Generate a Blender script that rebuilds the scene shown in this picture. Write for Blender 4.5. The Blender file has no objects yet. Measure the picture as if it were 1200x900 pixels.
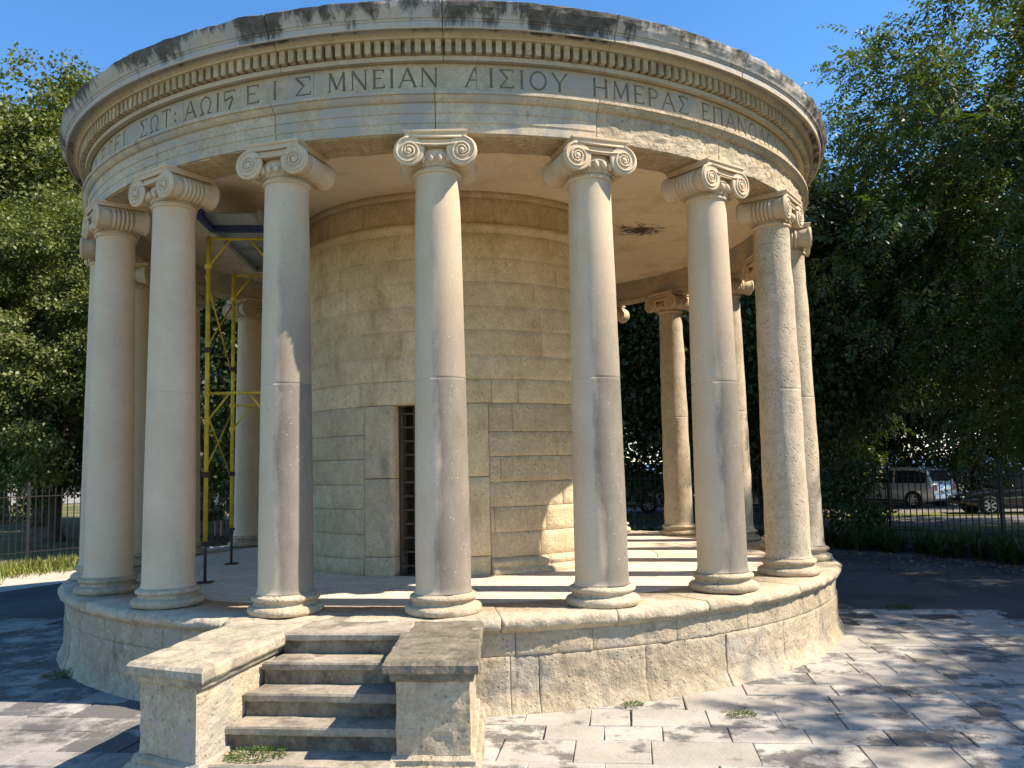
import bpy, bmesh, math, random
import numpy as np
from mathutils import Vector, Matrix, noise
random.seed(7); rng = np.random.default_rng(7)
scene = bpy.context.scene
C = scene.collection
R_ = math.radians
PI = math.pi
# ------------------------------------------------------------------ camera
S = 4.4                                   # radius of the ring of columns, metres
FZ = 0.77                                 # floor of the rotunda above the ground
CAM = Vector((0, -2.64887*S, FZ + 0.27394*S))
yaw, pitch, roll, fpx = 0.06401, 0.09583, -0.02284, 995.04
fw = Vector((math.sin(yaw)*math.cos(pitch), math.cos(yaw)*math.cos(pitch), math.sin(pitch)))
rt = Vector((math.cos(yaw), -math.sin(yaw), 0)); up = rt.cross(fw)
r2 = rt*math.cos(roll) + up*math.sin(roll); u2 = -rt*math.sin(roll) + up*math.cos(roll)
cam = bpy.data.cameras.new('camera'); cam.sensor_width = 36; cam.lens = 36*fpx/1200
cam.clip_end = 3000; cam.clip_start = 0.05
co = bpy.data.objects.new('camera', cam); C.objects.link(co)
m = Matrix((r2, u2, -fw)).transposed().to_4x4(); m.translation = CAM
co.matrix_world = m; scene.camera = co
# ------------------------------------------------------------------ sky, sun, exposure
SUN_AZ, SUN_EL = R_(76), R_(48.6)         # azimuth measured from -y towards +x
sdir = Vector((math.sin(SUN_AZ)*math.cos(SUN_EL), -math.cos(SUN_AZ)*math.cos(SUN_EL), math.sin(SUN_EL)))
world = bpy.data.worlds.new('World'); scene.world = world; world.use_nodes = True
wn = world.node_tree.nodes; wl = world.node_tree.links
sky = wn.new('ShaderNodeTexSky'); sky.sky_type = 'NISHITA'; sky.sun_disc = False
sky.sun_elevation = SUN_EL; sky.sun_rotation = math.atan2(sdir.x, sdir.y)
sky.air_density = 0.8; sky.dust_density = 0.0; sky.ozone_density = 4.5; sky.altitude = 10
wn['Background'].inputs['Strength'].default_value = 0.142
hs = wn.new('ShaderNodeHueSaturation'); hs.inputs['Saturation'].default_value = 1.24
wl.new(sky.outputs[0], hs.inputs['Color']); wl.new(hs.outputs[0], wn['Background'].inputs[0])
sl = bpy.data.lights.new('sun', 'SUN'); sl.energy = 4.0; sl.angle = R_(0.53); sl.color = (1.0, 0.99, 0.965)
so = bpy.data.objects.new('sun', sl); C.objects.link(so)
so.rotation_euler = (-sdir).to_track_quat('-Z', 'Y').to_euler()
vs = scene.view_settings; vs.view_transform = 'Standard'; vs.look = 'None'; vs.exposure = 1.24; vs.gamma = 1
vs.use_curve_mapping = False
vs.use_white_balance = True; vs.white_balance_temperature = 8000; vs.white_balance_tint = 15   # the camera's white balance
scene.cycles.diffuse_bounces = 8; scene.cycles.max_bounces = 12
scene.render.resolution_x = 1024; scene.render.resolution_y = 768

# ------------------------------------------------------------------ materials
class NT:
    def __init__(s, name):
        s.m = bpy.data.materials.new(name); s.m.use_nodes = True
        s.n = s.m.node_tree.nodes; s.l = s.m.node_tree.links
        s.b = s.n['Principled BSDF']; s.out = s.n['Material Output']
        s.pos = s.new('ShaderNodeNewGeometry').outputs['Position']
    def new(s, t, **kw):
        nd = s.n.new(t)
        for k, v in kw.items(): setattr(nd, k, v)
        return nd
    def put(s, sock, v):
        if hasattr(v, 'links') or isinstance(v, bpy.types.NodeSocket): s.l.new(v, sock)
        else: sock.default_value = v
    def noise(s, scale, detail=6, rough=.6, stretch=None, off=(0, 0, 0), dist=0):
        nd = s.new('ShaderNodeTexNoise')
        nd.inputs['Scale'].default_value = scale; nd.inputs['Detail'].default_value = detail
        nd.inputs['Roughness'].default_value = rough; nd.inputs['Distortion'].default_value = dist
        mp = s.new('ShaderNodeMapping'); mp.inputs['Location'].default_value = off
        mp.inputs['Scale'].default_value = stretch or (1, 1, 1)
        s.l.new(s.pos, mp.inputs[0]); s.l.new(mp.outputs[0], nd.inputs['Vector'])
        return nd.outputs['Fac']
    def voro(s, scale, feature='F1', stretch=(1, 1, 1)):
        nd = s.new('ShaderNodeTexVoronoi', feature=feature); nd.inputs['Scale'].default_value = scale
        mp = s.new('ShaderNodeMapping'); mp.inputs['Scale'].default_value = stretch
        s.l.new(s.pos, mp.inputs[0]); s.l.new(mp.outputs[0], nd.inputs['Vector'])
        return nd.outputs['Distance']
    def ramp(s, fac, a, b, lo=(0, 0, 0, 1), hi=(1, 1, 1, 1)):
        nd = s.new('ShaderNodeValToRGB'); e = nd.color_ramp.elements
        e[0].position = a; e[1].position = b; e[0].color = lo; e[1].color = hi
        s.l.new(fac, nd.inputs[0]); return nd.outputs[0]
    def mix(s, fac, a, b, mode='MIX'):
        nd = s.new('ShaderNodeMix', data_type='RGBA', blend_type=mode)
        s.put(nd.inputs[0], fac); s.put(nd.inputs[6], a); s.put(nd.inputs[7], b); return nd.outputs[2]
    def math(s, op, a, b=0.0, clamp=False):
        nd = s.new('ShaderNodeMath', operation=op, use_clamp=clamp)
        s.put(nd.inputs[0], a); s.put(nd.inputs[1], b); return nd.outputs[0]
    def sep(s):
        nd = s.new('ShaderNodeSeparateXYZ'); s.l.new(s.pos, nd.inputs[0]); return nd.outputs
    def rnd(s):
        return s.new('ShaderNodeObjectInfo').outputs['Random']
    def bump(s, h, strength, dist, prev=None):
        nd = s.new('ShaderNodeBump'); nd.inputs['Strength'].default_value = strength
        nd.inputs['Distance'].default_value = dist; s.l.new(h, nd.inputs['Height'])
        if prev is not None: s.l.new(prev, nd.inputs['Normal'])
        return nd.outputs[0]
    def done(s, col, rough=.9, nrm=None, spec=.25):
        s.put(s.b.inputs['Base Color'], col); s.put(s.b.inputs['Roughness'], rough)
        s.b.inputs['Specular IOR Level'].default_value = spec
        if nrm is not None: s.l.new(nrm, s.b.inputs['Normal'])
        return s.m
def c4(r, g, b): return (r, g, b, 1)
def stone(name, lo, hi, scale=2.5, fine=45, bump=.35, bdist=.01, pit=0, pitd=.35, stain=None, sthr=(.55, .7), sscale=2.0,
          sstretch=(1, 1, .35), rvar=.10, patch=None, pthr=(.56, .6), pscale=1.2, coarse=0, grain=1.0):
    t = NT(name)
    lo = (lo[0]*1.03, lo[1]*1.0, lo[2]*.94); hi = (hi[0]*1.03, hi[1]*1.0, hi[2]*.94)
    col = t.ramp(t.noise(scale, 8, .65), .30, .70, c4(*lo), c4(*hi))
    f = t.noise(fine, 4, .7)
    col = t.mix(1.0, col, t.ramp(f, .25, .75, c4(1-.26*grain, 1-.28*grain, 1-.31*grain), c4(1+.16*grain, 1+.16*grain, 1+.17*grain)), 'MULTIPLY')
    col = t.mix(1.0, col, t.ramp(t.noise(scale*4.5, 9, .75, off=(1, 4, 2)), .32, .68, c4(1-.2*grain, 1-.225*grain, 1-.27*grain), c4(1+.1*grain, 1+.1*grain, 1+.1*grain)), 'MULTIPLY')
    rv = t.rnd()
    col = t.mix(1.0, col, t.ramp(rv, 0, 1, c4(1-rvar, 1-rvar, 1-rvar*1.2), c4(1+rvar*.7, 1+rvar*.7, 1+rvar*.6)), 'MULTIPLY')
    if patch:
        pm = t.ramp(t.noise(pscale, 9, .6, off=(5, 3, 1)), pthr[0], pthr[1])
        col = t.mix(pm, col, c4(*patch))
    if stain:
        sm = t.ramp(t.noise(sscale, 10, .72, sstretch, (9, 2, 4)), sthr[0], sthr[1])
        col = t.mix(t.math('MULTIPLY', sm, .85), col, c4(*stain))
    n = t.bump(t.noise(fine*.45, 8, .7), bump, bdist)
    if coarse: n = t.bump(t.noise(9, 6, .6), coarse, .03, n)
    if pit:
        pv = t.ramp(t.voro(pit), .08, pitd)
        gate = t.ramp(t.noise(6, 3), .42, .58)
        pv2 = t.mix(gate, c4(1, 1, 1), pv)
        col = t.mix(1.0, col, t.ramp(pv2, 0, 1, c4(.62, .57, .50), c4(1, 1, 1)), 'MULTIPLY')
        n = t.bump(pv2, .55, .012, n)
    return t.done(col, .92, n)
M = {}
jz = 2.72                                                   # height of the joint between shaft drums
CREAM = ((.50, .42, .30), (.62, .54, .41))
M['column'] = stone('column_stone', (.56, .445, .325), (.65, .535, .405), 1.6, 70, .16, .004, stain=(.36, .31, .24), sthr=(.60, .78), sstretch=(1, 1, .25), rvar=.04, grain=.3)
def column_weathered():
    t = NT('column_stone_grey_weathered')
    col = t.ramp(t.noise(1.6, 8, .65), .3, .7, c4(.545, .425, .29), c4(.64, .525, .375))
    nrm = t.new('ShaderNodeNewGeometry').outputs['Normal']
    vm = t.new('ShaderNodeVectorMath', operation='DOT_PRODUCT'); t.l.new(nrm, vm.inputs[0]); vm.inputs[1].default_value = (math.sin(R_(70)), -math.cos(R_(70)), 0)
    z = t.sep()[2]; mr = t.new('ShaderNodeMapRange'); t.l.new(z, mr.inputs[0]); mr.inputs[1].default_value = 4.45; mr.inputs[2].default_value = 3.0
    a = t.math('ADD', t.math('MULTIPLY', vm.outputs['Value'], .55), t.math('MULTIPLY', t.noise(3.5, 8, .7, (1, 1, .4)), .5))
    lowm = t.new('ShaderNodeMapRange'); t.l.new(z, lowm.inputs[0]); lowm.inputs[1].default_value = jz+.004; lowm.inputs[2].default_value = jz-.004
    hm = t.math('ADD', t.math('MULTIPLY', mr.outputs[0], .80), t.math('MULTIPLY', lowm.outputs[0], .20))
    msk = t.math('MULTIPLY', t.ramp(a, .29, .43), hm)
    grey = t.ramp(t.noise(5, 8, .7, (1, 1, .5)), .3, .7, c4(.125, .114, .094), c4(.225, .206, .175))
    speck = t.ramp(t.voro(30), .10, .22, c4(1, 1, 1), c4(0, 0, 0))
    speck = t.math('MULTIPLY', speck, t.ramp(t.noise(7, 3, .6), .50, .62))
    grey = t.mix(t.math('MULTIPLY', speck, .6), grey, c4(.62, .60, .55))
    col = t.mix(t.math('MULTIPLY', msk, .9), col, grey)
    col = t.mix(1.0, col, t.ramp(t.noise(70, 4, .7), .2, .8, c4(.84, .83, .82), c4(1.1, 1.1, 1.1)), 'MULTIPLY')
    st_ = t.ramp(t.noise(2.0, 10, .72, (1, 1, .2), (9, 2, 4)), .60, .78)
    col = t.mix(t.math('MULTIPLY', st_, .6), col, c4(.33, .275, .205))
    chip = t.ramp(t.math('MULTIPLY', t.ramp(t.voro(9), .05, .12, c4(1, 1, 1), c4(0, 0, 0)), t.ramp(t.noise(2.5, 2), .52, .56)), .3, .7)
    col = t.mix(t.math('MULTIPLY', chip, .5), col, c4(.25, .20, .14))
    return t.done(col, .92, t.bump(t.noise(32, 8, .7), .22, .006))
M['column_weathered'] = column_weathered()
M['column_pitted'] = stone('column_stone_pitted', (.44, .39, .31), (.58, .52, .425), 2.2, 60, .5, .010, pit=28, stain=(.30, .27, .22), sthr=(.56, .72), coarse=.25, rvar=.05)
M['base'] = stone('column_base_stone', (.42, .355, .265), (.60, .53, .425), 4, 60, .8, .018, pit=40, stain=(.24, .21, .17), sthr=(.58, .72), sstretch=(1, 1, 1), coarse=.25)
M['capital'] = stone('capital_stone', (.545, .435, .32), (.635, .53, .40), 3, 60, .22, .005, stain=(.40, .33, .24), sthr=(.58, .75), rvar=.05, grain=.45)
M['cella'] = stone('cella_stone', (.60, .475, .31), (.77, .65, .47), 1.4, 42, .5, .010, pit=22, pitd=.22, stain=(.35, .255, .14), sthr=(.54, .70), sstretch=(1, 1, .5), rvar=.075)
M['cella_grey'] = stone('cella_stone_greyer', (.49, .405, .285), (.64, .55, .41), 2.2, 42, .35, .008, pit=16, pitd=.18, stain=(.26, .22, .17), sthr=(.56, .72), rvar=.08)
M['cella_rough'] = stone('cella_stone_rough', (.50, .415, .285), (.66, .565, .42), 3, 34, .8, .016, pit=26, pitd=.3, stain=(.30, .23, .14), sthr=(.56, .72), coarse=.45, rvar=.06)
M['architrave'] = stone('architrave_stone', (.42, .365, .285), (.57, .50, .40), 1.3, 40, .4, .008, patch=(.37, .34, .29), pthr=(.50, .58), pscale=2.2, stain=(.27, .235, .19), sthr=(.60, .66), sstretch=(1, 1, .8), sscale=3.5, rvar=.12)
M['architrave_rough'] = stone('architrave_stone_chipped', (.44, .38, .29), (.58, .51, .40), 2, 30, 1.0, .028, pit=20, pitd=.3, coarse=.8, rvar=.05)
M['soffit'] = stone('soffit_rough_plaster', (.42, .33, .22), (.62, .52, .38), 3, 30, 1.0, .03, pit=14, pitd=.35, coarse=.8, rvar=.05)
M['frieze'] = stone('frieze_stone', (.42, .36, .275), (.53, .465, .365), 1.5, 50, .25, .006, patch=(.36, .33, .28), pthr=(.52, .60), pscale=1.6, stain=(.30, .26, .20), sthr=(.60, .72), rvar=.05)
M['cornice'] = stone('cornice_stone', (.43, .355, .245), (.56, .48, .36), 1.8, 45, .4, .010, stain=(.25, .20, .14), sthr=(.60, .72), sstretch=(1, 1, .6), rvar=.05)
M['dentil'] = stone('dentil_stone', (.42, .34, .23), (.56, .475, .35), 3, 45, .35, .007, stain=(.22, .17, .12), sthr=(.54, .68), sstretch=(1, 1, 1), rvar=.14)
# cornice with black algae on the top moulding
def cornice_mat():
    t = NT('cornice_stone_with_black_algae')
    z = t.sep()[2]
    col = t.ramp(t.noise(1.8, 8, .65), .3, .7, c4(.43, .355, .245), c4(.56, .48, .36))
    col = t.mix(1.0, col, t.ramp(t.noise(45, 4, .7), .2, .8, c4(.8, .79, .77), c4(1.14, 1.14, 1.15)), 'MULTIPLY')
    col = t.mix(t.math('MULTIPLY', t.ramp(t.noise(2.2, 9, .72, (1, 1, .5), (6, 6, 1)), .54, .68), .7), col, c4(.26, .20, .13))
    pale = t.ramp(t.noise(2.5, 6, .6, (1, 1, .5), (3, 3, 3)), .45, .6, c4(.44, .40, .34), c4(.36, .36, .34))
    zt = t.ramp(z, 0, 1); nd = zt.node
    mr = t.new('ShaderNodeMapRange'); t.l.new(z, mr.inputs[0]); mr.inputs[1].default_value = 5.645; mr.inputs[2].default_value = 5.66
    col = t.mix(mr.outputs[0], col, pale)
    mr2 = t.new('ShaderNodeMapRange'); t.l.new(z, mr2.inputs[0]); mr2.inputs[1].default_value = 5.66; mr2.inputs[2].default_value = 5.84
    s1 = t.noise(5.0, 10, .75, (1, 1, .14), (1, 7, 2)); s2 = t.noise(1.1, 4, .6, (1, 1, .3), (4, 1, 8))
    a = t.math('ADD', t.math('MULTIPLY', s1, .75), t.math('MULTIPLY', s2, .75))
    a = t.math('ADD', a, t.math('MULTIPLY', mr2.outputs[0], .16))
    st = t.ramp(a, .775, .86)
    st = t.math('MULTIPLY', st, mr.outputs[0])
    dark = t.ramp(t.noise(9, 8, .7), .35, .65, c4(.035, .033, .030), c4(.12, .11, .09))
    col = t.mix(t.math('MULTIPLY', st, .93), col, dark)
    n = t.bump(t.noise(20, 8, .7), .5, .012); n = t.bump(t.noise(6, 5), .35, .03, n)
    return t.done(col, .93, n)
M['cornice_top'] = cornice_mat()
M['letter'] = stone('letter_groove_dirt', (.13, .112, .088), (.24, .205, .16), 5, 60, .3, .004, rvar=.0)
def ceiling_mat():
    t = NT('ceiling_plaster')
    col = t.ramp(t.noise(.9, 6, .6), .3, .7, c4(.76, .61, .42), c4(.83, .70, .515))
    col = t.mix(1.0, col, t.ramp(t.noise(14, 6, .7), .2, .8, c4(.9, .89, .87), c4(1.06, 1.06, 1.06)), 'MULTIPLY')
    col = t.mix(t.math('MULTIPLY', t.ramp(t.noise(.8, 9, .7, off=(3, 1, 0)), .50, .60), .6), col, c4(.54, .40, .24))
    col = t.mix(t.math('MULTIPLY', t.ramp(t.noise(2.6, 10, .8, off=(8, 5, 0)), .59, .63), .7), col, c4(.86, .80, .69))
    crack = t.ramp(t.noise(3, 9, .75, dist=1.5), .62, .72)
    col = t.mix(t.math('MULTIPLY', crack, .45), col, c4(.36, .27, .17))
    # damp black patch near the right of the cella
    vm = t.new('ShaderNodeVectorMath', operation='DISTANCE'); t.l.new(t.pos, vm.inputs[0]); vm.inputs[1].default_value = (2.5, -.38, 5.15)
    dm = t.ramp(vm.outputs[1], .05, .95, c4(1, 1, 1), c4(0, 0, 0))
    sp = t.ramp(t.math('ADD', t.math('MULTIPLY', dm, .42), t.noise(6, 10, .8, (1, 1, 1), (2, 2, 2), 1.0)), .78, .90)
    col = t.mix(sp, col, c4(.07, .055, .04))
    n = t.bump(t.noise(7, 6), .3, .012)
    return t.done(col, .9, n)
M['ceiling'] = ceiling_mat()
M['plinth'] = stone('plinth_stone', (.37, .32, .245), (.54, .48, .385), 2.2, 32, 1.0, .024, pit=24, pitd=.3, patch=(.38, .345, .285), pthr=(.53, .64), pscale=1.4, stain=(.16, .14, .11), sthr=(.57, .68), sstretch=(1, 1, .5), coarse=.8, rvar=.10)
M['coping'] = stone('coping_stone', (.42, .365, .285), (.60, .535, .43), 2.4, 40, .9, .02, stain=(.22, .19, .15), sthr=(.57, .68), sstretch=(1, 1, 1), coarse=.3, rvar=.07)
M['pier_cap'] = stone('pier_cap_stone', (.30, .275, .225), (.58, .53, .44), 5, 40, .6, .014, stain=(.16, .145, .12), sthr=(.52, .66), sscale=4, sstretch=(1, 1, 1), coarse=.3, rvar=.12)
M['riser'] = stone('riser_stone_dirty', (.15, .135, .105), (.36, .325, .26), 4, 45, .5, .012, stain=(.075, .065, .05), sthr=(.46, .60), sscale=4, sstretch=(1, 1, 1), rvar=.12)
M['pier_cap_dark'] = stone('pier_cap_stone_lichen', (.12, .11, .09), (.27, .25, .205), 6, 40, .8, .014, stain=(.07, .062, .05), sthr=(.52, .64), sscale=7, sstretch=(1, 1, 1), coarse=.3, patch=(.40, .365, .30), pthr=(.66, .72), pscale=5)
M['step'] = stone('step_stone', (.22, .205, .175), (.44, .41, .355), 3, 45, .5, .012, stain=(.13, .115, .09), sthr=(.50, .60), sscale=3, sstretch=(1, 1, 1), rvar=.10)
M['floor'] = stone('floor_slab_stone', (.58, .52, .44), (.72, .655, .565), 2, 40, .3, .006, stain=(.36, .32, .26), sthr=(.58, .72), sstretch=(1, 1, 1), rvar=.07)
def paving_mat(name, lo, hi, dark, thr, sscale):
    t = NT(name)
    col = t.ramp(t.noise(1.6, 8, .65), .3, .7, c4(*lo), c4(*hi))
    rv = t.rnd()
    col = t.mix(1.0, col, t.ramp(rv, 0, 1, c4(.84, .82, .78), c4(1.08, 1.08, 1.06)), 'MULTIPLY')
    a = t.math('ADD', t.noise(sscale, 12, .74, off=(3, 8, 0)), t.math('MULTIPLY', t.math('SUBTRACT', rv, .5), .15))
    st = t.ramp(a, thr[0], thr[1])
    col = t.mix(t.math('MULTIPLY', st, .88), col, c4(*dark))
    col = t.mix(1.0, col, t.ramp(t.noise(50, 4, .7), .2, .8, c4(.82, .81, .80), c4(1.12, 1.12, 1.12)), 'MULTIPLY')
    n = t.bump(t.noise(18, 8, .7), .6, .014)
    return t.done(col, .9, n)
M['paving'] = paving_mat('paving_slab_stone', (.32, .305, .272), (.49, .472, .43), (.105, .100, .093), (.51, .59), 2.8)
M['paving_left'] = paving_mat('paving_slab_stone_darker', (.22, .215, .205), (.40, .39, .37), (.085, .083, .080), (.45, .55), 2.0)  # darker, more blotched variant of the slab stone, laid left of the steps
def ground_mat():
    t = NT('ground_earth_and_asphalt')
    col = t.ramp(t.noise(.5, 8, .65), .35, .65, c4(.055, .052, .049), c4(.115, .109, .101))
    col = t.mix(1.0, col, t.ramp(t.noise(60, 4, .7), .2, .8, c4(.6, .6, .6), c4(1.4, 1.4, 1.4)), 'MULTIPLY')
    p = t.sep()
    # grass beyond the fence
    vm = t.new('ShaderNodeVectorMath', operation='LENGTH'); t.l.new(t.pos, vm.inputs[0])
    gm = t.ramp(t.math('ADD', t.math('MULTIPLY', vm.outputs[1], .02), t.math('MULTIPLY', t.noise(.6, 5), .05)), .272, .282)
    grass = t.ramp(t.noise(1.2, 9, .75), .35, .65, c4(.055, .065, .018), c4(.12, .12, .038))
    dirt = t.ramp(t.noise(.35, 6, .6, off=(7, 1, 0)), .52, .60)
    grass = t.mix(t.math('MULTIPLY', dirt, .8), grass, c4(.22, .17, .11))
    col = t.mix(gm, col, grass)
    n = t.bump(t.noise(30, 6, .7), .6, .015)
    return t.done(col, .95, n)
M['ground'] = ground_mat()
M['road'] = paving_mat('road_asphalt', (.16, .155, .15), (.22, .215, .205), (.09, .088, .085), (.58, .70), .6)
M['lawn'] = paving_mat('lawn_grass', (.10, .13, .03), (.20, .21, .06), (.06, .08, .02), (.55, .65), 1.2)
M['verge'] = paving_mat('pale_path_grit', (.42, .38, .31), (.52, .475, .40), (.30, .26, .20), (.60, .70), 1.2)
M['kerb'] = stone('kerb_stone', (.32, .30, .26), (.46, .43, .38), 3, 40, .4, .01, stain=(.14, .125, .10), sthr=(.55, .68), rvar=.1)
def plain(name, col, rough=.5, metal=0, var=.15, scale=12, bump=.1, coat=0):
    t = NT(name)
    c = t.ramp(t.noise(scale, 6, .65), .25, .75, c4(*[x*(1-var) for x in col]), c4(*[min(1, x*(1+var)) for x in col]))
    n = t.bump(t.noise(scale*3, 4), bump, .004)
    t.b.inputs['Metallic'].default_value = metal
    if coat: t.b.inputs['Coat Weight'].default_value = coat; t.b.inputs['Coat Roughness'].default_value = .06
    return t.done(c, rough, n, .4)
M['iron'] = plain('dark_iron', (.010, .010, .010), .6, .0)
M['grille'] = plain('rusty_door_iron', (.075, .055, .042), .7, .2, .35)
M['yellow'] = plain('yellow_scaffold_paint', (.58, .42, .04), .55, 0, .42, 5)
M['blue'] = plain('blue_scaffold_paint', (.025, .045, .16), .5, 0, .2)
M['galv'] = plain('galvanised_deck', (.28, .31, .30), .55, .35, .15)
M['jack'] = plain('rusty_jack_leg', (.075, .045, .034), .75, .2, .3)
M['bark'] = stone('bark', (.055, .042, .030), (.12, .098, .075), 5, 30, 1.0, .03, sstretch=(1, 1, .3), rvar=.1)
M['bark_pale'] = stone('bark_pale_wound', (.20, .165, .125), (.34, .30, .25), 5, 30, .6, .02, rvar=.1)
def leaf_mat(name, lo, hi, trans, hue=(.5, .5)):
    t = NT(name)
    c = t.ramp(t.noise(1.3, 5, .7), .3, .7, c4(*lo), c4(*hi))
    c = t.mix(1.0, c, t.ramp(t.noise(17, 3, .7), .2, .8, c4(.65, .68, .6), c4(1.3, 1.28, 1.2)), 'MULTIPLY')
    tr = t.new('ShaderNodeBsdfTranslucent'); t.l.new(t.mix(1.0, c, c4(1.3, 1.35, .55), 'MULTIPLY'), tr.inputs[0])
    ms = t.new('ShaderNodeMixShader'); ms.inputs[0].default_value = trans
    t.done(c, .45, None, .35)
    t.l.new(t.b.outputs[0], ms.inputs[1]); t.l.new(tr.outputs[0], ms.inputs[2]); t.l.new(ms.outputs[0], t.out.inputs[0])
    return t.m
M['leaf_feather'] = leaf_mat('feathery_leaf', (.030, .058, .018), (.115, .155, .040), .36)
M['leaf_broad'] = leaf_mat('broad_leaf', (.045, .070, .016), (.19, .21, .060), .28)
M['leaf_dark'] = leaf_mat('dark_leaf', (.026, .044, .014), (.070, .100, .027), .22)
M['leaf_strap'] = leaf_mat('strap_leaf', (.024, .046, .013), (.060, .095, .026), .2)
M['leaf_weed'] = leaf_mat('weed_leaf', (.05, .10, .02), (.10, .15, .04), .25)
M['grass'] = leaf_mat('grass_blade', (.13, .17, .04), (.26, .27, .085), .25)
M['litter'] = plain('fallen_leaves', (.28, .15, .075), .9, 0, .4, 5)
M['glass'] = plain('car_glass', (.02, .025, .03), .06, 0, .05)
M['tyre'] = plain('tyre_rubber', (.018, .018, .018), .85)
M['rim'] = plain('alloy_rim', (.45, .45, .46), .3, .8)
M['tail'] = plain('red_lamp', (.35, .02, .02), .25)
M['head'] = plain('clear_lamp', (.55, .57, .6), .12)
M['plate'] = plain('number_plate', (.6, .6, .6), .5)
M['trim'] = plain('black_trim', (.02, .02, .021), .6)
M['car_silver'] = plain('silver_car_paint', (.62, .63, .64), .32, .3, .03, 2, .0, 1)
M['car_white'] = plain('white_car_paint', (.70, .71, .72), .35, 0, .03, 2, .0, 1)
M['car_black'] = plain('black_car_paint', (.012, .013, .016), .22, 0, .05, 2, .0, 1)
M['car_blue'] = plain('pale_blue_car_paint', (.36, .42, .50), .35, .1, .03, 2, .0, 1)
M['skin'] = plain('skin', (.36, .20, .135), .6)
M['skin_dark'] = plain('skin_tanned', (.24, .13, .085), .6)
M['hair'] = plain('dark_hair', (.018, .013, .010), .7)
M['white_cloth'] = plain('white_cloth', (.68, .67, .64), .9, 0, .06)
M['grey_cloth'] = plain('grey_cloth', (.34, .35, .36), .9, 0, .1)
M['black_cloth'] = plain('black_cloth', (.018, .018, .022), .9, 0, .2)
M['red_cloth'] = plain('red_cloth', (.22, .045, .04), .9, 0, .2)
M['pale_wall'] = stone('pale_far_wall', (.55, .56, .58), (.68, .68, .68), .8, 10, .1, .01, rvar=.05)
M['window_far'] = plain('far_window', (.05, .06, .08), .2)
M['roof_far'] = plain('far_roof', (.24, .11, .07), .8)
def sea_mat():
    t = NT('sea_water')
    n = t.bump(t.noise(.8, 6, .6), .4, .2)
    return t.done(t.ramp(t.noise(.02, 4), .3, .7, c4(.03, .09, .20), c4(.05, .13, .26)), .35, n, .5)
M['sea'] = sea_mat()

# ------------------------------------------------------------------ mesh helpers
def obj(name, v, f, mat, parent=None, smooth=False, kind=None, label=None, cat=None, group=None, loc=None):
    me = bpy.data.meshes.new(name)
    me.from_pydata([tuple(p) for p in v], [], f)
    me.materials.append(M[mat] if isinstance(mat, str) else mat)
    if smooth: me.polygons.foreach_set('use_smooth', [True]*len(me.polygons))
    o = bpy.data.objects.new(name, me); C.objects.link(o)
    if parent is not None: o.parent = parent
    if loc is not None: o.location = loc
    return tag(o, label, cat, group, kind)
def tag(o, label=None, cat=None, group=None, kind=None):
    if label: o['label'] = label
    if cat: o['category'] = cat
    if group: o['group'] = group
    if kind: o['kind'] = kind
    return o
def empty(name, loc=(0, 0, 0), rz=0, label=None, cat=None, group=None):
    o = bpy.data.objects.new(name, None); C.objects.link(o); o.location = loc; o.rotation_euler = (0, 0, rz)
    o.empty_display_size = .2
    return tag(o, label, cat, group)
def copy_tree(o, parent=None):
    c = o.copy(); C.objects.link(c); c.parent = parent
    for ch in list(o.children): copy_tree(ch, c)
    return c
def fixn(o):
    bm = bmesh.new(); bm.from_mesh(o.data); bmesh.ops.recalc_face_normals(bm, faces=bm.faces); bm.to_mesh(o.data); bm.free(); return o
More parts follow.
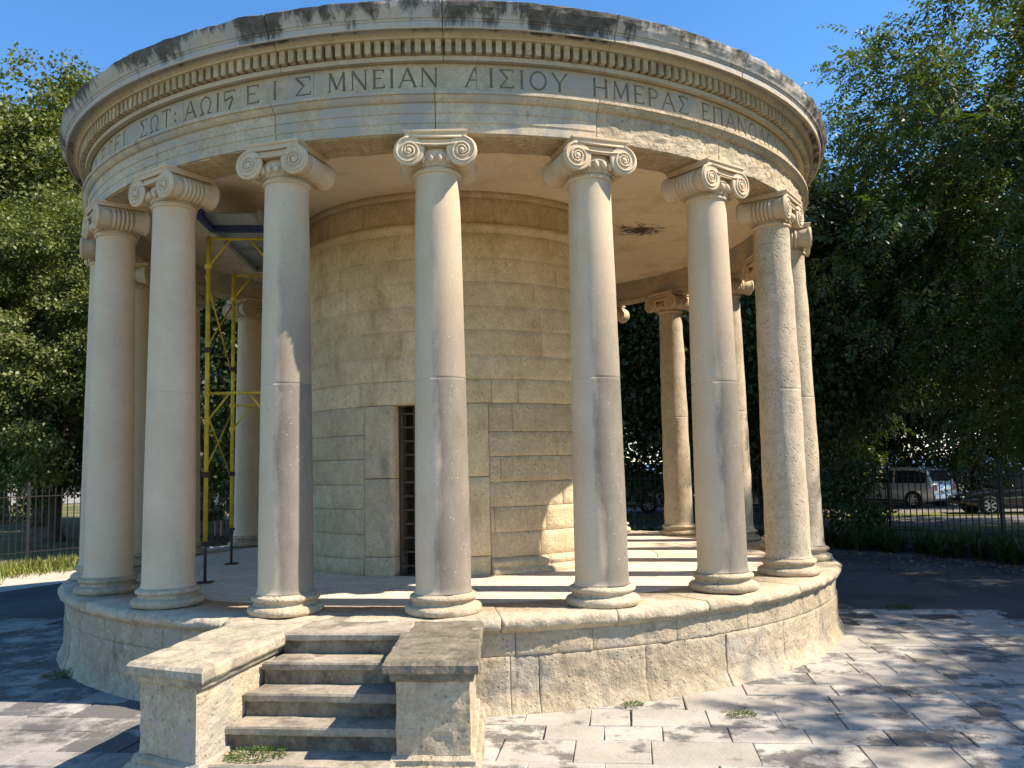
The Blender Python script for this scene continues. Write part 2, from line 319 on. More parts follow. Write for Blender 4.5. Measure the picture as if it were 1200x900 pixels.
class MB:
    def __init__(s): s.v = []; s.f = []
    def add(s, v, f):
        b = len(s.v); s.v += [tuple(p) for p in v]; s.f += [tuple(i+b for i in q) for q in f]; return s
    def box(s, x0, x1, y0, y1, z0, z1, b=0.0):
        if b <= 0:
            s.add([(x0,y0,z0),(x1,y0,z0),(x1,y1,z0),(x0,y1,z0),(x0,y0,z1),(x1,y0,z1),(x1,y1,z1),(x0,y1,z1)],
                  [(0,3,2,1),(4,5,6,7),(0,1,5,4),(1,2,6,5),(2,3,7,6),(3,0,4,7)])
        else:
            s.prism([(x0,y0),(x1,y0),(x1,y1),(x0,y1)], z0, z1, b)
        return s
    def prism(s, poly, z0, z1, b=0.0, bb=0.0):
        """upright prism over a convex polygon (ccw), with top (b) and bottom (bb) chamfers"""
        cx = sum(p[0] for p in poly)/len(poly); cy = sum(p[1] for p in poly)/len(poly)
        def ins(d):
            r = []
            for p in poly:
                dx, dy = cx-p[0], cy-p[1]; l = math.hypot(dx, dy) or 1
                r.append((p[0]+dx/l*d*1.414, p[1]+dy/l*d*1.414))
            return r
        rings = []
        if bb: rings.append((ins(bb), z0)); rings.append((poly, z0+bb))
        else: rings.append((poly, z0))
        if b: rings.append((poly, z1-b)); rings.append((ins(b), z1))
        else: rings.append((poly, z1))
        n = len(poly); v = []; f = []
        for r, z in rings: v += [(p[0], p[1], z) for p in r]
        for k in range(len(rings)-1):
            for i in range(n):
                j = (i+1) % n; f.append((k*n+i, k*n+j, k*n+n+j, k*n+n+i))
        f.append(tuple(range(n))[::-1]); f.append(tuple(range((len(rings)-1)*n, len(rings)*n)))
        return s.add(v, f)
    def lathe(s, prof, n=24, axis='z', org=(0, 0, 0), cap=True):
        v = []; f = []
        for r, h in prof:
            for i in range(n):
                a = 2*PI*i/n; c, d = r*math.cos(a), r*math.sin(a)
                p = (c, d, h) if axis == 'z' else ((h, c, d) if axis == 'x' else (d, h, c))
                v.append((p[0]+org[0], p[1]+org[1], p[2]+org[2]))
        for k in range(len(prof)-1):
            for i in range(n):
                j = (i+1) % n; f.append((k*n+i, k*n+j, k*n+n+j, k*n+n+i))
        if cap:
            f.append(tuple(range(n))[::-1]); f.append(tuple(range((len(prof)-1)*n, len(prof)*n)))
        return s.add(v, f)
    def tube(s, pts, rad, n=8, cap=True):
        pts = [Vector(p) for p in pts]
        if not hasattr(rad, '__len__'): rad = [rad]*len(pts)
        v = []; f = []; ref = None
        for k, p in enumerate(pts):
            d = (pts[min(k+1, len(pts)-1)] - pts[max(k-1, 0)]).normalized()
            if ref is None:
                ref = Vector((0, 0, 1)) if abs(d.z) < .9 else Vector((1, 0, 0))
            a = (ref - d*ref.dot(d)).normalized(); b = d.cross(a); ref = a
            for i in range(n):
                t = 2*PI*i/n; v.append(p + (a*math.cos(t)+b*math.sin(t))*rad[k])
        for k in range(len(pts)-1):
            for i in range(n):
                j = (i+1) % n; f.append((k*n+i, k*n+j, k*n+n+j, k*n+n+i))
        if cap: f.append(tuple(range(n))[::-1]); f.append(tuple(range((len(pts)-1)*n, len(pts)*n)))
        return s.add(v, f)
    def ball(s, c, rx, ry, rz, n=10, m=7):
        v = []; f = []
        for k in range(m+1):
            ph = PI*k/m
            for i in range(n):
                a = 2*PI*i/n; v.append((c[0]+rx*math.sin(ph)*math.cos(a), c[1]+ry*math.sin(ph)*math.sin(a), c[2]-rz*math.cos(ph)))
        for k in range(m):
            for i in range(n):
                j = (i+1) % n; f.append((k*n+i, k*n+j, k*n+n+j, k*n+n+i))
        return s.add(v, f)
    def build(s, name, mat, parent=None, smooth=False, **kw): return obj(name, s.v, s.f, mat, parent, smooth, **kw)
def fb(x, y, z, o=4): return noise.fractal(Vector((x, y, z)), 1.0, 2.0, o)
def pol(r, a, z): return (r*math.cos(a), r*math.sin(a), z)
def arc_stone(a0, a1, z0, z1, ri, ro, na=6, nz=1, bev=.008, amp=0, nsc=5.0, gap=.002, flare=None):
    """curved ashlar: outer face on radius ro with chamfered arrises, sides back to ri"""
    g = gap/ro; a0 += g; a1 -= g; z0 += gap; z1 -= gap
    ba = bev/ro
    As = [a0] + [a0+ba+(a1-a0-2*ba)*i/na for i in range(na+1)] + [a1]
    Zs = [z0] + [z0+bev+(z1-z0-2*bev)*i/nz for i in range(nz+1)] + [z1]
    nA, nZ = len(As), len(Zs); v = []; f = []
    for k, z in enumerate(Zs):
        for i, a in enumerate(As):
            edge = i in (0, nA-1) or k in (0, nZ-1)
            r = ro - (bev if edge else 0)
            if amp:
                e = 1.0
                x, y = ro*math.cos(a), ro*math.sin(a)
                r += amp*(fb(x*nsc, y*nsc, z*nsc)*1.0 + .25)*e
            if flare: r += flare(z)
            v.append(pol(r, a, z))
    for k in range(nZ-1):
        for i in range(nA-1):
            p = k*nA+i; f.append((p, p+1, p+nA+1, p+nA))
    b = len(v)
    for k, z in ((0, z0), (nZ-1, z1)):
        for a in As: v.append(pol(ri, a, z))
    for i in range(nA-1):
        f.append((b+i+1, i+1, i, b+i))                       # bottom
        f.append((b+nA+i, (nZ-1)*nA+i, (nZ-1)*nA+i+1, b+nA+i+1))
        f.append((b+i, b+nA+i, b+nA+i+1, b+i+1))             # back
    f.append(tuple([k*nA for k in range(nZ)][::-1] + [b, b+nA])[::-1])
    f.append(tuple([k*nA+nA-1 for k in range(nZ)] + [b+2*nA-1, b+nA-1])[::-1])
    return v, f
def sweep_stone(prof, a0, a1, na=8, gap=.0015, endbev=.005, jit=0, jz=9e9):
    """closed profile [(r,z)..] swept round the centre, ends closed; ends a touch slimmer so joints read"""
    ro = max(p[0] for p in prof); g = gap/ro; a0 += g; a1 -= g; e = .006/ro
    As = [a0, a0+e] + [a0+e+(a1-a0-2*e)*i/na for i in range(1, na)] + [a1-e, a1]
    cr = sum(p[0] for p in prof)/len(prof); cz = sum(p[1] for p in prof)/len(prof)
    n = len(prof); v = []; f = []
    for q, a in enumerate(As):
        for r, z in prof:
            rr, zz = r, z
            if q in (0, len(As)-1):
                rr -= endbev if r > cr else 0
            if jit and z > jz:
                k = min(1, (z-jz)/.08)
                rr += jit*k*fb(r*5*math.cos(a), r*5*math.sin(a), z*9) if r > cr else 0; zz += jit*k*.6*fb(r*5*math.cos(a)+9, r*5*math.sin(a), z*3) if r > cr else 0
            v.append(pol(rr, a, zz))
    for q in range(len(As)-1):
        for i in range(n):
            j = (i+1) % n; f.append((q*n+i, q*n+j, (q+1)*n+j, (q+1)*n+i))
    f.append(tuple(range(n))[::-1]); f.append(tuple(range((len(As)-1)*n, len(As)*n)))
    return v, f

# ================================================================== GROUND AND SETTING
GZ = -.03
def sheet(name, mat, pts, z, **kw):
    return obj(name, [(p[0], p[1], z) for p in pts], [tuple(range(len(pts)))], mat, None, kind='structure', **kw)
sheet('ground', 'ground', [(-400, -60), (400, -60), (400, 62), (-400, 62)], GZ)
sheet('sea', 'sea', [(-2500, 62.5), (2500, 62.5), (2500, 2600), (-2500, 2600)], -2.0)

AX = R_(259.07)
ax = Vector((math.cos(AX), math.sin(AX))); lat = Vector((-ax.y, ax.x))
def st(al, la, z=0): return (ax.x*al+lat.x*la, ax.y*al+lat.y*la, z)

# road beyond the right-hand fence, with a kerb and verge, running roughly parallel to the picture
def strip(name, mat, p0, p1, w0, w1, z, z0=None):
    p0, p1 = Vector(p0), Vector(p1); d = (p1-p0).normalized(); nrm = Vector((-d.y, d.x))
    a, b, c_, e = p0+nrm*w0, p1+nrm*w0, p1+nrm*w1, p0+nrm*w1
    mb = MB().prism([(a.x, a.y), (b.x, b.y), (c_.x, c_.y), (e.x, e.y)], GZ-.05 if z0 is None else z0, z)
    return mb.build(name, mat, kind='structure')
RD0, RD1 = (3, 12.6), (40, 4.0)
strip('path', 'road', RD0, RD1, 2.2, 5.4, .03)
strip('verge', 'lawn', RD0, RD1, 5.4, 6.9, .06)
strip('road', 'road', RD0, RD1, 6.9, 13.5, .02)
strip('lawn', 'lawn', RD0, RD1, 14.5, 26, .10)

# ================================================================== ROTUNDA
rot = empty('rotunda', (0, 0, 0), label='round cream limestone rotunda with twenty Ionic columns, inscribed frieze and front steps', cat='monument')
PH0 = 3.7362; NC = 20
cang = [PH0 + k*2*PI/NC for k in range(NC)]
# ---- plinth drum
RD = 1.073*S
a = R_(3)
k = 0; start = 0.0; angs = [0]
while True:
    step = random.uniform(.17, .27); angs.append(angs[-1]+step)
    if angs[-1] > 2*PI-.3: angs[-1] = 2*PI; break
def flare(z): return .075*max(0, 1-z/.20)**2
for i in range(len(angs)-1):
    if i % 9 == 4:                                          # odd narrow piece, set back a little
        mid = angs[i+1]-.05
        pcs = [(angs[i], mid), (mid, angs[i+1])]
    else: pcs = [(angs[i], angs[i+1])]
    for (p, q) in pcs:
        vis = True
        v, f = arc_stone(p, q, 0.0, .46, RD-.4, RD+random.uniform(-.006, .008), 28, 15, .004, .013, 12, .002, flare)
        obj('plinth_block', v, f, 'plinth', rot, True)
angs2 = [.09]
while angs2[-1] < .09+2*PI-.28: angs2.append(angs2[-1]+random.uniform(.13, .22))
angs2[-1] = .09+2*PI
for i in range(len(angs2)-1):
    v, f = arc_stone(angs2[i], angs2[i+1], .46, .648, RD-.4, RD+random.uniform(-.004, .008), 20, 7, .003, .010, 13, .0018)
    obj('plinth_block', v, f, 'plinth', rot, True)
# ---- coping stones with a rounded nose
RL = 1.088*S
cprof = [(4.02, .645), (RL-.05, .645), (RL-.048, .668), (RL-.012, .676), (RL, .70), (RL+.002, .728), (RL-.010, .752), (RL-.035, .768), (4.02, FZ)]
ca = [.2]
while ca[-1] < .2+2*PI-.3: ca.append(ca[-1]+random.uniform(.19, .29))
ca[-1] = .2+2*PI
for i in range(len(ca)-1):
    dz = random.uniform(-.005, .004)
    prof = [(r+ (random.uniform(-.006, .006) if r > 4.5 else 0), z+(dz if z > .7 else 0)) for r, z in cprof]
    v, f = sweep_stone(prof, ca[i], ca[i+1], 36, .003, .012, .026, .64)
    obj('coping_stone', v, f, 'coping', rot, True)
# ---- floor slabs
MB().lathe([(4.03, .60), (4.03, .735), (.05, .735)], 64, cap=False).build('floor_bed', 'step', rot)
for (r0, r1, n, o_) in ((2.0, 2.62, 18, .1), (2.62, 3.32, 24, .05), (3.32, 4.02, 30, .12)):
    for i in range(n):
        a0, a1 = o_+2*PI*i/n, o_+2*PI*(i+1)/n
        dz = random.uniform(-.003, .003)
        prof = [(r0+.003, .70), (r1-.003, .70), (r1-.003, FZ-.006+dz), (r1-.008, FZ+dz), (r0+.008, FZ+dz), (r0+.003, FZ-.006+dz)]
        v, f = sweep_stone(prof, a0, a1, 4, .003, .0)
        obj('floor_slab', v, f, 'floor', rot)
# ---- cella wall
RC = .47*S
da0, da1 = R_(249.0), R_(269.1)          # door opening
DT = 2.69
rows = [.955]
hs = [.275, .285, .28, .29, .28, .315, .285, .28, .29, .28, .285, .28, .29]
for h in hs: rows.append(rows[-1]+h)
sc = (4.665-rows[0])/(rows[-1]-rows[0]); rows = [rows[0]+(r-rows[0])*sc for r in rows]
# align one course with the door head
kd = min(range(len(rows)), key=lambda i: abs(rows[i]-DT)); rows[kd] = DT
def cella_row(z0, z1, off, gaps, mn=.24, mx=.58, extra=0, mats=None):
    a = off; end = off+2*PI; cuts = [a]
    while cuts[-1] < end-.35: cuts.append(cuts[-1]+random.uniform(mn, mx))
    cuts[-1] = end
    for i in range(len(cuts)-1):
        p, q = cuts[i], cuts[i+1]
        segs = [(p, q)]
        for g0, g1 in gaps:
            ns = []
            for (s_, e_) in segs:
                for w in (-2*PI, 0, 2*PI):
                    gg0, gg1 = g0+w, g1+w
                    if s_ < gg1 and e_ > gg0:
                        if s_ < gg0: ns.append((s_, gg0))
                        if e_ > gg1: ns.append((gg1, e_))
                        break
                else: ns.append((s_, e_))
            segs = ns
        for (s_, e_) in segs:
            if e_-s_ < .015: continue
            am = math.degrees((s_+e_)/2) % 360
            rough = am > 268 and z0 < 2.6 and z0 > .9
            grey = am < 262 and z0 < 2.6
            mt = 'cella_rough' if rough else ('cella_grey' if grey else 'cella')
            amp = .012 if rough else (.006 if z0 < 2.7 else .004)
            v, f = arc_stone(s_, e_, z0, z1, RC-.30, RC+extra+random.uniform(-.003, .0035), 8, 4, .0035 if z0 < 2.8 else .0012, amp, 7, .002 if z0 < 2.8 else .0006)
            obj('cella_block', v, f, mt, rot, True)
jl = R_(238.3); jr = R_(279.5)
for i in range(len(rows)-1):
    z0, z1 = rows[i], rows[i+1]
    if z1 <= DT+.01: gaps = [(jl, jr)]
    elif i == kd: gaps = [(jl-.03, jr+.02)]
    else: gaps = []
    cella_row(z0, z1, random.uniform(0, .4), gaps)
# bottom moulded course
bprof = lambda e: [(RC-.30, FZ-.02), (RC+.10+e, FZ-.02), (RC+.105+e, FZ+.03), (RC+.095+e, FZ+.062), (RC+.06+e, FZ+.075), (RC+.055+e, FZ+.095), (RC+.075+e, FZ+.115), (RC+.07+e, FZ+.145), (RC+.03+e, FZ+.165), (RC+.008, FZ+.184), (RC-.30, FZ+.184)]
b = jr
bl = [jr]
while bl[-1] < jl+2*PI-.3: bl.append(bl[-1]+random.uniform(.25, .42))
bl[-1] = jl+2*PI
for i in range(len(bl)-1):
    e = random.uniform(-.006, .006)
    am = math.degrees((bl[i]+bl[i+1])/2) % 360
    v, f = sweep_stone(bprof(e) if am > 275 or am < 180 else [(RC-.30, FZ-.02), (RC+.03, FZ-.02), (RC+.028+e, FZ+.16), (RC+.01, FZ+.184), (RC-.30, FZ+.184)], bl[i], bl[i+1], 16, .003, .01, .005, FZ+.01)
    obj('base_course_stone', v, f, 'cella_rough' if am > 275 or am < 100 else 'cella_grey', rot, True)
# door jambs and lintel
for (p, q, sgn) in ((jl, da0, 0), (da1, jr, 1)):
    for (z0, z1) in ((FZ-.01, .98), (.98, 1.86), (1.86, DT)):
        ex = .02 if z0 < .9 else .012
        v, f = arc_stone(p, q, z0, z1, RC-.34, RC+ex, 8, 8, .012, .008, 6, .003)
        obj('door_jamb_stone', v, f, 'cella_grey' if sgn == 0 else 'cella', rot, True)
v, f = arc_stone(jl-.03, jr+.02, DT, rows[kd+1], RC-.34, RC+.004, 16, 4, .008, .004, 6, .002)
obj('lintel_stone', v, f, 'cella', rot, True)
# string course, upper band, top fillet
sp = [(RC-.3, 4.665), (RC+.012, 4.665), (RC+.02, 4.69), (RC+.055, 4.705), (RC+.07, 4.73), (RC+.062, 4.757), (RC+.03, 4.772), (RC-.3, 4.785)]
for i in range(14):
    v, f = sweep_stone(sp, .15+2*PI*i/14, .15+2*PI*(i+1)/14, 8, .0015, .004, .008, 4.69)
    obj('string_course_stone', v, f, 'cella', rot, True)
cella_row(4.785, 5.075, .2, [], .28, .5)
tp = [(RC-.3, 5.075), (RC+.02, 5.078), (RC+.035, 5.095), (RC+.035, 5.155), (RC-.3, 5.155)]
for i in range(14):
    v, f = sweep_stone(tp, .38+2*PI*i/14, .38+2*PI*(i+1)/14, 8, .0015, .004)
    obj('top_course_stone', v, f, 'cella', rot, True)
# dark inner lining of the chamber (open at the door)
v, f = sweep_stone([(RC-.42, FZ-.02), (RC-.34, FZ-.02), (RC-.34, 5.17), (RC-.42, 5.17)], da1+.02, da0-.02+2*PI, 48, 0, 0)
obj('chamber_lining', v, f, 'cella_grey', rot)
# iron grille door
gc = empty('door_grille', (0, 0, 0)); gc.parent = rot
da = (da0+da1)/2; rd = RC-.16
dx = Vector((-math.sin(da), math.cos(da), 0)); dn = Vector((math.cos(da), math.sin(da), 0))
hw = rd*math.sin((da1-da0)/2)+.02; oc = dn*rd*math.cos((da1-da0)/2)
def bar(p0, p1, w, t):
    p0, p1 = Vector(p0), Vector(p1); d = (p1-p0).normalized(); n_ = dn; s_ = d.cross(n_)
    v = [p + s_*a_*w/2 + n_*b_*t/2 for p in (p0, p1) for a_, b_ in ((-1, -1), (1, -1), (1, 1), (-1, 1))]
    o = obj('bar', v, [(0,1,2,3),(4,7,6,5),(0,4,5,1),(1,5,6,2),(2,6,7,3),(3,7,4,0)], 'grille', gc); return fixn(o)
for fx in (-1, -.42, 0, .42, 1):
    bar(oc+dx*hw*fx*.97+Vector((0, 0, FZ+.01)), oc+dx*hw*fx*.97+Vector((0, 0, DT-.01)), .05 if abs(fx) == 1 else .035, .03)
z = FZ+.10
while z < DT:
    bar(oc-dx*hw+Vector((0, 0, z)), oc+dx*hw+Vector((0, 0, z)), .022, .018); z += .157

# ---- columns
ZB = FZ; ZS = FZ+.171; ZN = FZ+.85493*S; rb = .0529*S; rtp = .0433*S
CZ = 4.833                                                   # underside of the architrave

def shaft_mesh(rough, seed):
    mb = MB(); prof = []
    H = ZN-ZS
    zs = [0, .012, .03, .06] + [H*i/26 for i in range(1, 26)] + [H-.03, H-.012, H]
    zs = sorted(set([z for z in zs if abs(z+ZS-jz) > .06] + [jz-ZS-.02, jz-ZS-.003, jz-ZS, jz-ZS+.003, jz-ZS+.02]))
    for z in zs:
        t = z/H; r = rb + (rtp-rb)*(t**1.35)
        if z < .05: r += .016*(1-z/.05)**2
        if z > H-.04: r += .012*((z-(H-.04))/.04)**2
        if abs(z+ZS-jz) < .001: r -= .003
        prof.append((r, z))
    mb.lathe(prof, 40)
    if rough:
        vv = []
        for x, y, z in mb.v:
            d = math.hypot(x, y) or 1; e = 1+(.011*rough*(fb(x*6+seed, y*6, z*3.0)+.3*fb(x*20+seed, y*20, z*14)))/d
            vv.append((x*e, y*e, z))
        mb.v = vv
    return mb
def lathe_obj_mesh(mb, name, mat, smooth=True):
    o = mb.build(name, mat, None, smooth); me = o.data; bpy.data.objects.remove(o); return me
sh_smooth = lathe_obj_mesh(shaft_mesh(0, 0), 'column', 'column')
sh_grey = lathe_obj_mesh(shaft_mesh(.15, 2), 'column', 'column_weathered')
sh_rough = [lathe_obj_mesh(shaft_mesh(1, s_), 'column', 'column_pitted') for s_ in (3, 11)]
# base: two tori and a scotia
def torus_prof(r, z0, z1, k=8):
    h = (z1-z0)/2; return [(r-h+h*math.cos(t), z0+h+h*math.sin(t)) for t in [-PI/2+PI*i/k for i in range(k+1)]]
bpf = [(.30, 0)] + torus_prof(.323, 0, .078) + [(.268, .080), (.262, .092), (.257, .104), (.262, .112)] + torus_prof(.287, .114, .162, 6) + [(.252, .164), (.250, .172), (.235, .174)]
def base_mesh(seed, amp):
    mb = MB().lathe(bpf, 40)
    mb.v = [(x*(1+amp*fb(x*7+seed, y*7, z*9)), y*(1+amp*fb(x*7+seed, y*7, z*9)), z) for x, y, z in mb.v]
    return lathe_obj_mesh(mb, 'base', 'base')
bs_meshes = [base_mesh(1, .016), base_mesh(5, .03), base_mesh(9, .04)]
# capital, local frame: +x outward, z from neck
def capital_mesh():
    H = CZ-ZN
    mb = MB()
    mb.lathe([(rtp+.004, -.045), (rtp+.018, -.038), (rtp+.022, -.028), (rtp+.018, -.018), (rtp+.006, -.012), (rtp+.006, .004), (rtp+.03, .03), (rtp+.036, .07), (rtp+.042, .10), (rtp+.03, .13), (rtp, .20)], 36)
    cy, cz, vr = .225, .118, .130
    for i in range(20):                                     # eggs between darts
        a_ = 2*PI*i/20 + PI/20
        rr = rtp+.045
        mb.ball((rr*math.cos(a_), rr*math.sin(a_), .064), .030, .026, .040, 8, 6)
    for i in range(44):                                     # beads under them
        a_ = 2*PI*i/44; mb.ball(((rtp+.018)*math.cos(a_), (rtp+.018)*math.sin(a_), .008), .011, .011, .009, 6, 4)
    xe = .262
    for s_ in (-1, 1):                                      # bolsters
        pr = [(vr*.90, -xe), (vr, -xe+.004), (vr, -xe+.022), (vr*.93, -xe+.030), (vr*.88, -.20), (vr*.80, -.15), (vr*.735, -.115)]
        mid = []
        for i in (-2, -1, 0, 1, 2):
            x_ = i*.042; mid += [(vr*.60, x_-.020), (vr*.80, x_-.014), (vr*.84, x_), (vr*.80, x_+.014), (vr*.60, x_+.020)]
        pr = pr + mid + [(r, -x_) for r, x_ in pr[::-1]]
        mb.lathe(pr, 28, 'x', (0, s_*cy, cz))
    mb.box(-xe+.02, xe-.02, -cy, cy, cz+.045, H-.052)       # block between the volutes
    for e in (-1, 1):
        X = e*(xe-.012)
        for s_ in (-1, 1):
            pts = []; rad = []
            n = 54; turns = 2.55
            for i in range(n+1):
                th = turns*2*PI*i/n; r = (vr-.008)*math.exp(-1.45*i/n); 
                pts.append((X+e*(.010+.012*i/n), s_*(cy+math.sin(th)*r), cz+math.cos(th)*r)); rad.append(.0125*(1-.45*i/n))
            mb.tube(pts, rad, 6)
            mb.ball((X+e*.012, s_*cy, cz), .020, .030, .030, 10, 6)
        # rims of the channel: straight top, sagging underside
        zt = cz+vr-.008
        mb.tube([(X+e*.010, -cy, zt), (X+e*.010, 0, zt-.004), (X+e*.010, cy, zt)], .0125, 6)
        r1 = (vr-.008)*math.exp(-1.45/2.55)
        mb.tube([(X+e*.014, cy*t, cz+r1-.020*(1-t*t)) for t in (-1, -.7, -.4, 0, .4, .7, 1)], .0105, 6)
        for s_ in (-1, 1):                                  # palmettes beside the eggs
            mb.tube([(X+e*.006, s_*.112, cz+.050), (X+e*.006, s_*.098, cz+.025), (X+e*.000, s_*.092, cz-.005)], [.006, .009, .002], 5)
    # abacus
    q = .272
    mb.prism([(-q+.014, -q+.014), (q-.014, -q+.014), (q-.014, q-.014), (-q+.014, q-.014)], H-.058, H-.030)
    mb.prism([(-q, -q), (q, -q), (q, q), (-q, q)], H-.032, H-.001, .003, .012)
    o = mb.build('capital', 'capital', None, False); me = o.data
    pn = np.zeros(len(me.polygons)*3); me.polygons.foreach_get('normal', pn)
    sm = [len(p.vertices) == 4 and p.area < .0035 for p in me.polygons]
    me.polygons.foreach_set('use_smooth', sm); bpy.data.objects.remove(o); return me
cap_me = capital_mesh()
rough_cols = {6: 0, 7: 1, 8: 0, 9: 1, 10: 0, 11: 1}
for k in range(NC):
    a = cang[k]
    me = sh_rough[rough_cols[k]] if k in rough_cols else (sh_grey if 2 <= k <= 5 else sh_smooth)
    o = bpy.data.objects.new('column', me); C.objects.link(o); o.parent = rot
    o.location = pol(S, a, ZS); o.rotation_euler = (0, 0, a)
    if k in rough_cols: o['label'] = 'column with a rough pitted weathered shaft'
    bo = bpy.data.objects.new('base', bs_meshes[0 if k < 2 or k > 12 else (1 + k % 2)]); C.objects.link(bo); bo.parent = o; bo.location = (0, 0, ZB-ZS); bo.rotation_euler = (0, 0, k*1.3)
    cp = bpy.data.objects.new('capital', cap_me); C.objects.link(cp); cp.parent = o; cp.location = (0, 0, ZN-ZS)

# ---- entablature
RI = 4.18
aprof = [(RI, 4.833), (4.585, 4.833), (4.585, 4.917), (4.592, 4.921), (4.592, 5.003), (4.600, 5.007), (4.600, 5.092), (4.622, 5.100),
         (4.640, 5.118), (4.655, 5.145), (4.672, 5.150), (4.672, 5.176), (4.60, 5.190), (RI, 5.192)]
fprof = [(RI, 5.192), (4.576, 5.192), (4.576, 5.470), (RI, 5.470)]
kprof = [(RI, 5.470), (4.588, 5.470), (4.590, 5.458), (4.640, 5.458), (4.642, 5.499), (4.606, 5.503), (4.606, 5.612), (4.724, 5.616), (4.728, 5.632),
         (4.742, 5.640), (4.765, 5.660), (4.772, 5.672), (4.815, 5.674), (4.822, 5.645), (4.842, 5.643), (4.844, 5.698), (4.852, 5.702), (4.854, 5.716), (4.866, 5.722), (4.874, 5.742),
         (4.890, 5.768), (4.906, 5.800), (4.914, 5.828), (4.916, 5.848), (4.890, 5.866), (RI, 5.90)]
da_ = 2*PI/NC
frz = []
def dentil_mesh():
    mb = MB(); w, b = .050, .004
    mb.prism([(-.094, -w/2), (0, -w/2), (0, w/2), (-.094, w/2)], -.055, .057, 0, .004)
    return lathe_obj_mesh(mb, 'dentil', 'dentil', False)
dme = dentil_mesh()
for k in range(NC):
    a0 = cang[k]; a1 = a0+da_; am = math.degrees(a0+da_/2) % 360
    rough = 283 < am < 335
    v, f = sweep_stone(aprof, a0, a1, 10, .0025, .006, .006, 5.13)
    if rough:
        # chipped plaster: finer grid with displacement on the fasciae
        prof = [aprof[0]]; 
        for z in np.linspace(4.833, 5.092, 12):
            prof.append((4.585+.015*(z-4.833)/.26, float(z)))
        prof += aprof[7:]
        v, f = sweep_stone(prof, a0, a1, 44, .0025, .006)
        vv = []
        for p in v:
            r = math.hypot(p[0], p[1])
            if r > 4.5 and p[2] < 5.095:
                e = 1+(.013*fb(p[0]*9, p[1]*9, p[2]*13)-.006)/r
                lim = 1 if p[2] > 4.84 else 1
                vv.append((p[0]*e, p[1]*e, p[2]+(.010*fb(p[0]*8, p[1]*8, 3) if p[2] < 4.84 else 0)))
            else: vv.append(p)
        v = vv
    ab = fixn(obj('architrave_block', v, f, 'architrave_rough' if rough else 'architrave', rot))
    off = R_(4.5)
    v, f = sweep_stone(fprof, a0+off, a1+off, 10, .0012, .003)
    fbk = fixn(obj('frieze_block', v, f, 'frieze', rot)); frz.append((a0+off, a1+off, fbk))
    v, f = sweep_stone(kprof, a0+R_(1), a1+R_(1), 44, .0025, .008, .017, 5.72)
    kb = fixn(obj('cornice_block', v, f, 'cornice_top', rot))
    nd = 17
    if 180 < am < 355:
        for i in range(nd):
            o = bpy.data.objects.new('dentil', dme); C.objects.link(o); o.parent = kb
            t = a0+R_(1)+da_*(i+.5)/nd
            o.location = pol(4.700, t, 5.559); o.rotation_euler = (random.uniform(-.02, .02), 0, t+random.uniform(-.02, .02))
    else:
        mb = MB()
        for i in range(nd):
            t = a0+R_(1)+da_*(i+.5)/nd; c_, s_ = math.cos(t), math.sin(t)
            mb.add([(4.70*c_+x*c_-y*s_, 4.70*s_+x*s_+y*c_, 5.559+z) for x, y, z in [tuple(q.co) for q in dme.vertices]], [tuple(p.vertices) for p in dme.polygons])
        mb.build('dentil_row', 'dentil', kb, kind='stuff')
for k in range(NC):
    v, f = sweep_stone([(RI-.01, 4.815), (4.562, 4.824), (4.570, 4.836), (RI-.01, 4.836)], cang[k]+.02, cang[k]+da_-.02, 30, .0, .0)
    v = [(p[0]*(1+.004*fb(p[0]*6, p[1]*6, 2)), p[1]*(1+.004*fb(p[0]*6, p[1]*6, 2)), p[2]+(.010*fb(p[0]*5, p[1]*5, 7) if p[2] < 4.83 else 0)) for p in v]
    fixn(obj('soffit', v, f, 'soffit', rot))
# ceiling and roof
fixn(MB().lathe([(RI+.02, 5.150), (RC-.2, 5.150), (RC-.2, 5.24), (RI+.02, 5.24)], 96, cap=False).build('ceiling', 'ceiling', rot))
MB().lathe([(4.88, 5.872), (4.4, 5.93), (3.0, 6.0), (1.5, 6.06), (.02, 6.08)], 64).build('roof', 'coping', rot, True)

